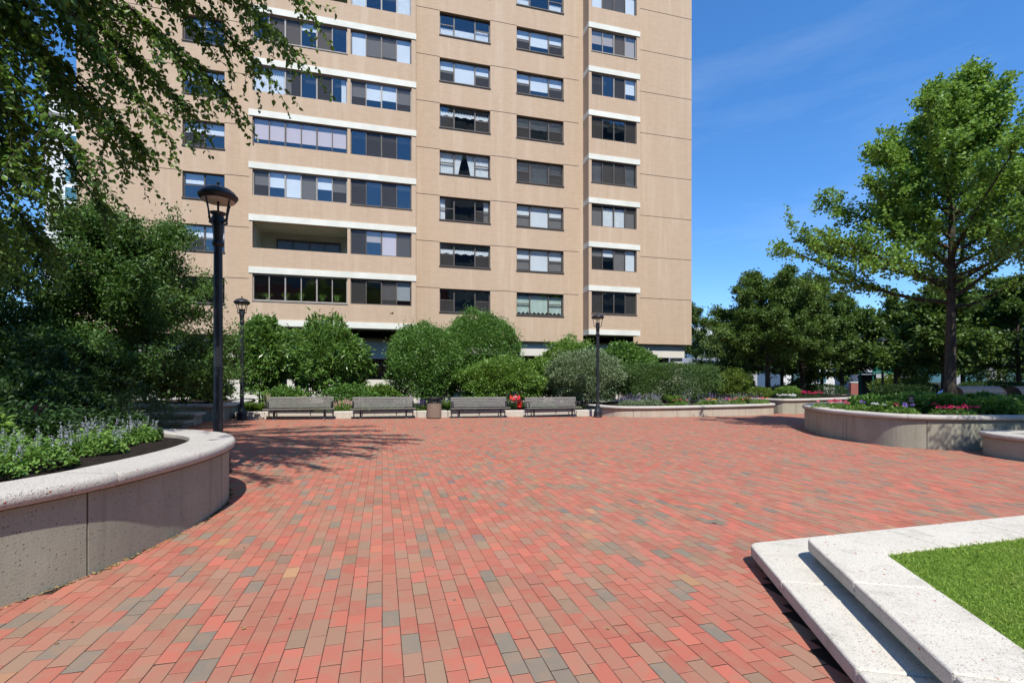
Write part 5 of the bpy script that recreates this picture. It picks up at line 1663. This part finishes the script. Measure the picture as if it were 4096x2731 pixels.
# right planter
for i, (x, y, r, hd, mat, lab) in enumerate([(13.15, 11.85, 0.45, 14, 'fl_pink', 'pink geraniums at the left tip of the right planter'), (12.85, 11.05, 0.35, 8, 'fl_red', 'magenta geraniums behind the coping of the right planter'),
                                             (12.55, 10.35, 0.30, 5, 'fl_purple', 'purple and white petunias left in the right planter'), (12.62, 9.25, 0.35, 6, 'fl_purple', 'purple petunias below the oval sign'),
                                             (13.25, 8.55, 0.45, 18, 'fl_red', 'magenta geraniums in front of the tall tree trunk'), (12.95, 9.6, 0.14, 4, 'fl_red', 'single red flower beside the oval sign'),
                                             (12.75, 10.0, 0.18, 5, 'fl_white', 'white petunias left in the right planter')]):
    clump(lab, x, y, 0.61, r, 0.22, 200 + i, M['lf_light'], 600, 0.05, M[mat], 0, 0, 16, 0.036, heads=hd * 2 // 3)
for i, (x, y, r, h, lab) in enumerate([(13.7, 10.9, 0.65, 0.55, 'hydrangea shrub behind the pink geraniums of the right planter'), (13.9, 10.1, 0.65, 0.62, 'hydrangea shrub behind the oval sign'),
                                       (15.0, 10.5, 0.7, 0.66, 'hydrangea shrub left of the tall tree trunk'), (14.6, 9.5, 0.7, 0.62, 'hydrangea shrub before the tall tree trunk'),
                                       (15.6, 9.3, 0.7, 0.66, 'hydrangea shrub right of the tall tree trunk'), (14.9, 8.6, 0.65, 0.55, 'dark hydrangea near the coping of the right planter'),
                                       (16.2, 8.7, 0.75, 0.6, 'bright hydrangea at the right edge of the right planter'), (13.3, 9.9, 0.35, 0.35, 'small pale leaved plant beside the petunias')]):
    shrub(lab, x, y, 0.58, 0.60 + h * 0.72, r, r * 0.85, 220 + i, 0.11, M['lf_light'] if i % 2 else M['lf_fine'], 1900, name='hydrangea', cat='shrub', lw=0.7, bumpy=0.3, six=True, stems=3, group='hydrangeas in the right planter')

# ================================================================== BACKGROUND
for i, (x, y, rx, ry, z1, lab) in enumerate([(28.2, 26.9, 3.2, 0.9, 1.25, 'long dark clipped hedge behind the back planter'), (30.0, 21.5, 2.6, 0.9, 1.30, 'dark clipped hedge left of the tall tree trunk'),
                                             (35.0, 20.2, 3.0, 1.0, 1.45, 'dark clipped hedge mound right of the tall tree trunk')]):
    shrub(lab, x, y, -0.25, z1, rx, ry, 240 + i, 0.075, M['lf_shade'], 16000, name='hedge', cat='hedge', box=True, bumpy=0.08, lobes=60, group='dark clipped hedges beyond the plaza')
for i, (x, y, r, z1, lab) in enumerate([(41.0, 30.0, 2.6, 2.3, 'sunlit pale green bush in front of the green scaffold'), (42.5, 24.0, 3.0, 2.6, 'sunlit pale green bush right of the forked tree'), (45.0, 19.0, 3.4, 3.2, 'sunlit bush at the far right'),
                                        (38.0, 37.0, 2.0, 1.2, 'low yellow green bush below the white house')]):
    shrub(lab, x, y, -0.3, z1, r, r * 0.7, 250 + i, 0.14, M['lf_yellow'], 5000, bumpy=0.3)
# round-topped storage boxes behind the right planter
for i, (dx, dy, lab) in enumerate([(0, 0, 'dark round-topped metal box behind the right planter, nearer the trunk'), (1.45, -0.42, 'dark round-topped metal box at the right edge behind the planter')]):
    root = empty('storage_box', (23.3 + dx * 1.5, 14.2 + dy * 1.5, -0.22), -YAW)
    tag(root, lab, 'storage box', 'round-topped boxes behind the right planter')
    n = 14
    prof = [(-0.42, 0.0), (-0.42, 1.05)] + [(-0.42 * math.cos(PI * k / n), 1.05 + 0.42 * math.sin(PI * k / n)) for k in range(1, n)] + [(0.42, 1.05), (0.42, 0.0)]
    for nm, x0, x1, grow, mat in (('body', -0.85, 0.80, 0.0, 'iron'), ('end_cap', 0.80, 0.86, 0.012, 'black')):
        mb = MB()
        k = len(prof)
        pr = [(y * (1 + grow), z * (1 + grow * 0.5)) for y, z in prof]
        mb.add([(x, y, z) for x in (x0, x1) for y, z in pr], [tuple(range(k)), tuple(range(2 * k - 1, k - 1, -1))] + [(a, k + a, k + (a + 1) % k, (a + 1) % k) for a in range(k)])
        mb.build(nm, M['iron' if mat == 'iron' else 'black'], root)


for i, (x, y, r, h, lab) in enumerate([(-0.2, 21.5, 0.7, 0.45, 'low green groundcover behind the second bench'), (0.8, 21.7, 0.7, 0.5, 'low green groundcover left of the litter bin'), (7.2, 21.3, 0.6, 0.35, 'low green groundcover behind the fourth bench'),
                                       (-3.9, 21.9, 0.8, 0.5, 'low green groundcover behind the first bench, left half'), (6.7, 22.2, 0.8, 0.5, 'dark groundcover behind the red fire inlet')]):
    clump(lab, x, y, 0.2, r, h, 300 + i, M['lf_fine'], 1800, 0.06, name='leafy_plant', cat='plant', lw=0.5)

# ---- house plants on the ledge inside the lowest bay window
ledge_z = BAND[0] - 0.34 - BH + 0.02
bpart(MB().box(-6.36, -1.84, YB + 0.265, YB + 0.62, ledge_z - 0.05, ledge_z), 'window_ledge', M['plaster'])
for i, (x, h, lab) in enumerate([(-5.75, 0.34, 'bright leafy pot plant at the left end of the lowest bay window'), (-4.9, 0.42, 'spidery pot plant in the second pane of the lowest bay window'),
                                 (-4.15, 0.45, 'spidery pot plant left of the middle of the lowest bay window'), (-3.1, 0.42, 'spidery pot plant right of the middle of the lowest bay window'),
                                 (-2.35, 0.46, 'tall spidery pot plant at the right end of the lowest bay window')]):
    r_ = empty('pot_plant', (x, YB + 0.43, ledge_z))
    tag(r_, lab, 'pot plant', 'house plants in the lowest bay window')
    MB().lathe([(0.06, 0.0), (0.085, 0.16), (0.09, 0.17), (0.078, 0.17), (0.07, 0.14)], 14).build('pot', M['plaster'] if i == 0 else M['bark'], r_)
    q = tuft(lab, 0, 0, 0.15, 0.30, h, 400 + i, 46, M['lf_grass'] if i == 0 else M['lf_mint'], 0.03)
    bl = q.children[0]
    bl.parent = r_
    bl.location = (0, 0, 0.15)
    bpy.data.objects.remove(q)
# street and houses
MB().add([(24, 33, -0.405), (90, 15, -0.405), (96, 30, -0.405), (28, 50, -0.405)], [(0, 1, 2, 3)]).build('road', mat_simple('asphalt_road', (0.05, 0.05, 0.05), (0.065, 0.065, 0.062), 2.0))['kind'] = 'structure'
M['green_net'] = mat_simple('green_netting', (0.010, 0.15, 0.105), (0.005, 0.09, 0.065), 2.0, 0.8)
M['carpaint'] = mat_simple('blue_car_paint', (0.03, 0.08, 0.22), None, rough=0.2, spec=0.6)
M['carglass'] = mat_simple('car_glass', (0.015, 0.02, 0.03), None, rough=0.05, spec=0.8)
M['redbrick'] = mat_simple('red_brick_wall', (0.30, 0.10, 0.075), (0.24, 0.085, 0.065), 3.0, 0.9)
M['render'] = mat_simple('white_render', (0.60, 0.60, 0.59), (0.66, 0.66, 0.64), 1.0, 0.8)
M['greyrender'] = mat_simple('grey_cladding', (0.36, 0.37, 0.39), (0.42, 0.43, 0.45), 0.6, 0.7)
M['teal'] = mat_simple('teal_glazing', (0.06, 0.16, 0.20), None, rough=0.15, spec=0.6)
M['slate'] = mat_simple('slate_roof', (0.14, 0.15, 0.17), (0.18, 0.19, 0.21), 2.0, 0.7)

sc_ = empty('scaffold', (46.5, 34.2, -0.4), -YAW)
tag(sc_, 'green netted scaffold canopy over the pavement far right', 'scaffold')
for x in (-3.2, -1.0, 1.2, 3.2):
    for y in (-0.8, 0.8):
        MB().tube([(x, y, 0), (x, y, 4.2)], 0.06, 6).build('post', M['green_net'], sc_)
MB().box(-3.4, 3.4, -1.0, 1.0, 2.55, 2.7).build('deck', M['green_net'], sc_)
MB().box(-3.4, 3.4, -1.02, -0.98, 2.72, 4.1).build('netting', M['green_net'], sc_)
MB().box(-3.1, 0.0, -1.06, -1.03, 2.15, 2.52).build('sign_board', M['blind_grey'], sc_)
MB().box(-3.3, 3.3, 0.9, 0.95, 0, 2.5).build('back_panel', M['inside'], sc_)

tl = empty('traffic_light', (47.5, 37.4, -0.4), -YAW)
tag(tl, 'traffic light showing red above the scaffold', 'traffic light')
MB().tube([(0, 0, 0), (0, 0, 3.2)], 0.06, 8).build('pole', M['green_net'], tl)
MB().box(-0.16, 0.16, -0.12, 0.12, 3.05, 4.0).build('housing', M['black'], tl)
for k, z in enumerate((3.80, 3.52, 3.24)):
    m_, nt, out = new_mat('signal_lens')
    if k == 0:
        e = nd(nt, 'ShaderNodeEmission', Color=(1.0, 0.10, 0.02, 1), Strength=3.0)
        nt.links.new(e.outputs[0], out.inputs['Surface'])
    else:
        principled(nt, out, (0.03, 0.03, 0.03), 0.3)
    MB().tube([(0, -0.121, z), (0, -0.15, z)], 0.11, 14).build('lens', m_, tl)

lp = copy_tree(lamp)
lp.location = (29.9, 23.1, -0.3)
tag(lp, 'slim dark lamp post far behind in front of the hedge', 'lamp post', 'lamp posts round the plaza')

car = empty('parked_car', (27.6, 17.2, -0.30), -YAW + 0.05)
tag(car, 'blue parked car half hidden behind the tall tree trunk', 'car')
side = [(-2.1, 0.32), (-2.15, 0.62), (-2.0, 0.78), (-1.15, 0.90), (-0.55, 1.36), (0.75, 1.42), (1.45, 0.98), (2.0, 0.92), (2.12, 0.62), (2.08, 0.32)]
n = len(side)
mb = MB().add([(x, y * (1.0 if z < 0.95 else 0.80), z) for y in (-0.86, 0.86) for x, z in side], [tuple(range(n)), tuple(range(2 * n - 1, n - 1, -1))] + [(k, n + k, n + (k + 1) % n, (k + 1) % n) for k in range(n)])
mb.build('body', M['carpaint'], car, 0.06, 2)
for poly in ([(-1.02, 0.96), (-0.52, 1.31), (0.02, 1.34), (0.02, 0.98)], [(0.10, 0.98), (0.10, 1.345), (0.70, 1.36), (1.25, 1.00)]):
    MB().add([(x, -0.86 if z < 0.99 else -0.705, z) for x, z in poly] + [(x, -0.80 if z < 0.99 else -0.66, z) for x, z in poly], [(3, 2, 1, 0), (4, 5, 6, 7)] + [(k, (k + 1) % 4, 4 + (k + 1) % 4, 4 + k) for k in range(4)]).build('window', M['carglass'], car)
for x in (-1.35, 1.32):
    for y in (-0.84, 0.84):
        w = MB().tube([(x, y - 0.10, 0.32), (x, y + 0.10, 0.32)], 0.32, 18).build('wheel', M['black'], car)
        MB().tube([(x, y - 0.115, 0.32), (x, y + 0.115, 0.32)], 0.19, 14).build('rim', M['chrome'], w)

hs = empty('white_house', (54.5, 50.0, -0.4), -YAW)
tag(hs, 'white rendered house front with a sash window beyond the street trees', 'house')
MB().box(-5, 5, 0, 7, 0, 6.5).build('wall', M['render'], hs)
MB().box(-5.3, 5.3, -0.3, 7.3, 6.5, 6.8).build('roof', M['slate'], hs)
for x in (-3.4, 0.0, 3.4):
    for z in (1.6, 4.2):
        w = MB().box(x - 0.65, x + 0.65, -0.06, 0.02, z, z + 1.7).build('window', M['white'], hs)
        MB().box(x - 0.55, x + 0.55, -0.08, -0.062, z + 0.1, z + 0.82).build('pane', M['teal'], w)
        MB().box(x - 0.55, x + 0.55, -0.08, -0.062, z + 0.9, z + 1.6).build('pane', M['teal'], w)
rw = empty('brick_wall', (58.0, 43.5, -0.4), -YAW)
tag(rw, 'low red brick wall seen between the far hedges', 'wall')
MB().box(-5, 5, 0, 0.4, 0, 1.7).build('wall', M['redbrick'], rw)
MB().box(-5.1, 5.1, -0.06, 0.46, 1.7, 1.8).build('wall_cap', M['precast'], rw)

gbld = empty('grey_building', (70, 38, -0.4), -YAW - 0.25)
tag(gbld, 'pale grey modern building glimpsed through the trees at far right', 'building')
MB().box(-16, 18, 0, 12, 0, 8.6).build('wall', M['greyrender'], gbld)
for k in range(8):
    for z in (1.6, 5.2):
        w = MB().box(-14 + k * 4, -11.4 + k * 4, -0.08, 0.05, z, z + 2.2).build('window', M['frame'], gbld)
        MB().box(-13.85 + k * 4, -11.55 + k * 4, -0.10, -0.082, z + 0.15, z + 2.05).build('pane', M['teal'], w)
MB().box(-16.4, 18.4, -0.4, 12.4, 8.6, 9.0).build('roof', M['white'], gbld)

lb = empty('low_building', (31.5, 42.0, -0.4), 0.0)
tag(lb, 'low grey roofed building behind the right corner of the apartments', 'building')
MB().box(-8, 6, 0, 8, 0, 3.6).build('wall', M['greyrender'], lb)
MB().add([(-8.4, -0.4, 3.5), (6.4, -0.4, 3.5), (6.4, 4, 4.4), (-8.4, 4, 4.4), (-8.4, 8.4, 3.5), (6.4, 8.4, 3.5)], [(0, 1, 2, 3), (3, 2, 5, 4), (0, 3, 4), (1, 5, 2)]).build('roof', M['slate'], lb)
w = MB().box(-6, 4, -0.05, 0.02, 2.2, 3.0).build('window', M['frame'], lb)
MB().box(-5.9, 3.9, -0.07, -0.052, 2.3, 2.9).build('pane', M['teal'], w)

gab = empty('gabled_building', (99.5, 128.5, -0.4), -YAW)
tag(gab, 'distant building with a dark red gable above the trees', 'building')
MB().box(-6, 5.5, 0, 12, 0, 16.2).build('wall', M['render'], gab)
MB().add([(-6.5, -0.4, 16.0), (6, -0.4, 16.0), (6, 6, 19.2), (-6.5, 6, 19.2), (-6.5, 12.4, 16), (6, 12.4, 16)], [(0, 1, 2, 3), (3, 2, 5, 4), (0, 3, 4), (1, 5, 2)]).build('roof', M['blind_grey'], gab)
MB().add([(0.2, -0.6, 14.6), (3.6, -0.6, 14.6), (3.6, -0.6, 16.4), (1.9, -0.6, 18.6), (0.2, -0.6, 16.4), (0.2, 3, 14.6), (3.6, 3, 14.6), (3.6, 3, 16.4), (1.9, 3, 18.6), (0.2, 3, 16.4)],
         [(0, 1, 2, 3, 4), (9, 8, 7, 6, 5), (2, 7, 8, 3), (3, 8, 9, 4), (0, 4, 9, 5), (1, 6, 7, 2)]).build('gable', M['redbrick'], gab)
for k in range(4):
    for z in (4, 8, 12):
        w = MB().box(-5 + k * 2.6, -3.6 + k * 2.6, -0.1, 0.05, z, z + 1.8).build('window', M['frame'], gab)
        MB().box(-4.9 + k * 2.6, -3.7 + k * 2.6, -0.12, -0.102, z + 0.1, z + 1.7).build('pane', M['teal'], w)

wt = empty('white_tower', (-60.0, 109.5, -0.4), -YAW + 0.55)
tag(wt, 'white high-rise tower with teal windows seen through the leaves at left', 'building')
MB().box(-0.5, 13, 0, 14, 0, 50.5).build('wall', M['render'], wt)
MB().box(-0.5, 13, 0.3, 14, 52.2, 57.5).build('penthouse', M['render'], wt)
MB().box(0.5, 12, 1.5, 13, 50.5, 52.2).build('penthouse', M['inside'], wt)
for k in range(10):
    z = 46.0 - k * 3.3
    w = MB().box(2.2, 7.2, -0.12, 0.05, z, z + 2.6).build('window', M['white'], wt)
    MB().box(2.35, 4.6, -0.15, -0.122, z + 0.2, z + 2.4).build('pane', M['teal'], w)
    MB().box(4.8, 7.05, -0.15, -0.122, z + 0.2, z + 2.4).build('pane', M['teal'], w)

# a bird crossing the facade
bird = empty('bird', (0.46, 24.72, 4.78), 0.6)
tag(bird, 'small brown bird in flight before the lowest brick band', 'bird')
MB().tube([(-0.09, 0, 0), (-0.05, 0, 0.012), (0.0, 0, 0.014), (0.05, 0, 0.012), (0.075, 0, 0.018), (0.095, 0, 0.014)], [0.006, 0.022, 0.03, 0.024, 0.019, 0.004], 10).build('body', M['twig'], bird)
for s in (-1, 1):
    MB().add([(0.045, s * 0.02, 0.02), (-0.035, s * 0.02, 0.018), (-0.05, s * 0.09, 0.055), (0.03, s * 0.08, 0.06), (-0.04, s * 0.15, 0.075), (-0.01, s * 0.15, 0.078)],
             [(0, 1, 2, 3), (3, 2, 4, 5)]).build('wing', M['twig'], bird)
MB().add([(-0.085, -0.008, 0.004), (-0.085, 0.008, 0.004), (-0.15, 0.022, 0.0), (-0.15, -0.022, 0.0)], [(0, 1, 2, 3)]).build('tail', M['twig'], bird)

# unseen buildings, added so the facade windows have something dark to mirror
for nm, x0, x1, y0, y1, zt, lab, nx, nz in (('unseen_tower', 13.5, 60, -60, -45, 60, 'unseen dark tower added behind the viewer for the facade windows to mirror', 12, 18), ('unseen_block', -45, 13, -58, -45, 25, 'unseen low block added behind the viewer to darken the lowest windows', 14, 5)):
    rt = empty(nm, ((x0 + x1) / 2, y1, -0.4))
    tag(rt, lab, 'building')
    w2 = (x1 - x0) / 2
    MB().box(-w2, w2, y0 - y1, 0, 0, zt).build('wall', M['wallw'] if nx == 12 else M['redbrick'], rt)
    for j in range(nz):
        z = 1.2 + j * (zt - 1.5) / nz
        w = MB().box(-w2 + 1, w2 - 1, 0.002, 0.05, z, z + 1.7).build('window', M['carglass'], rt)
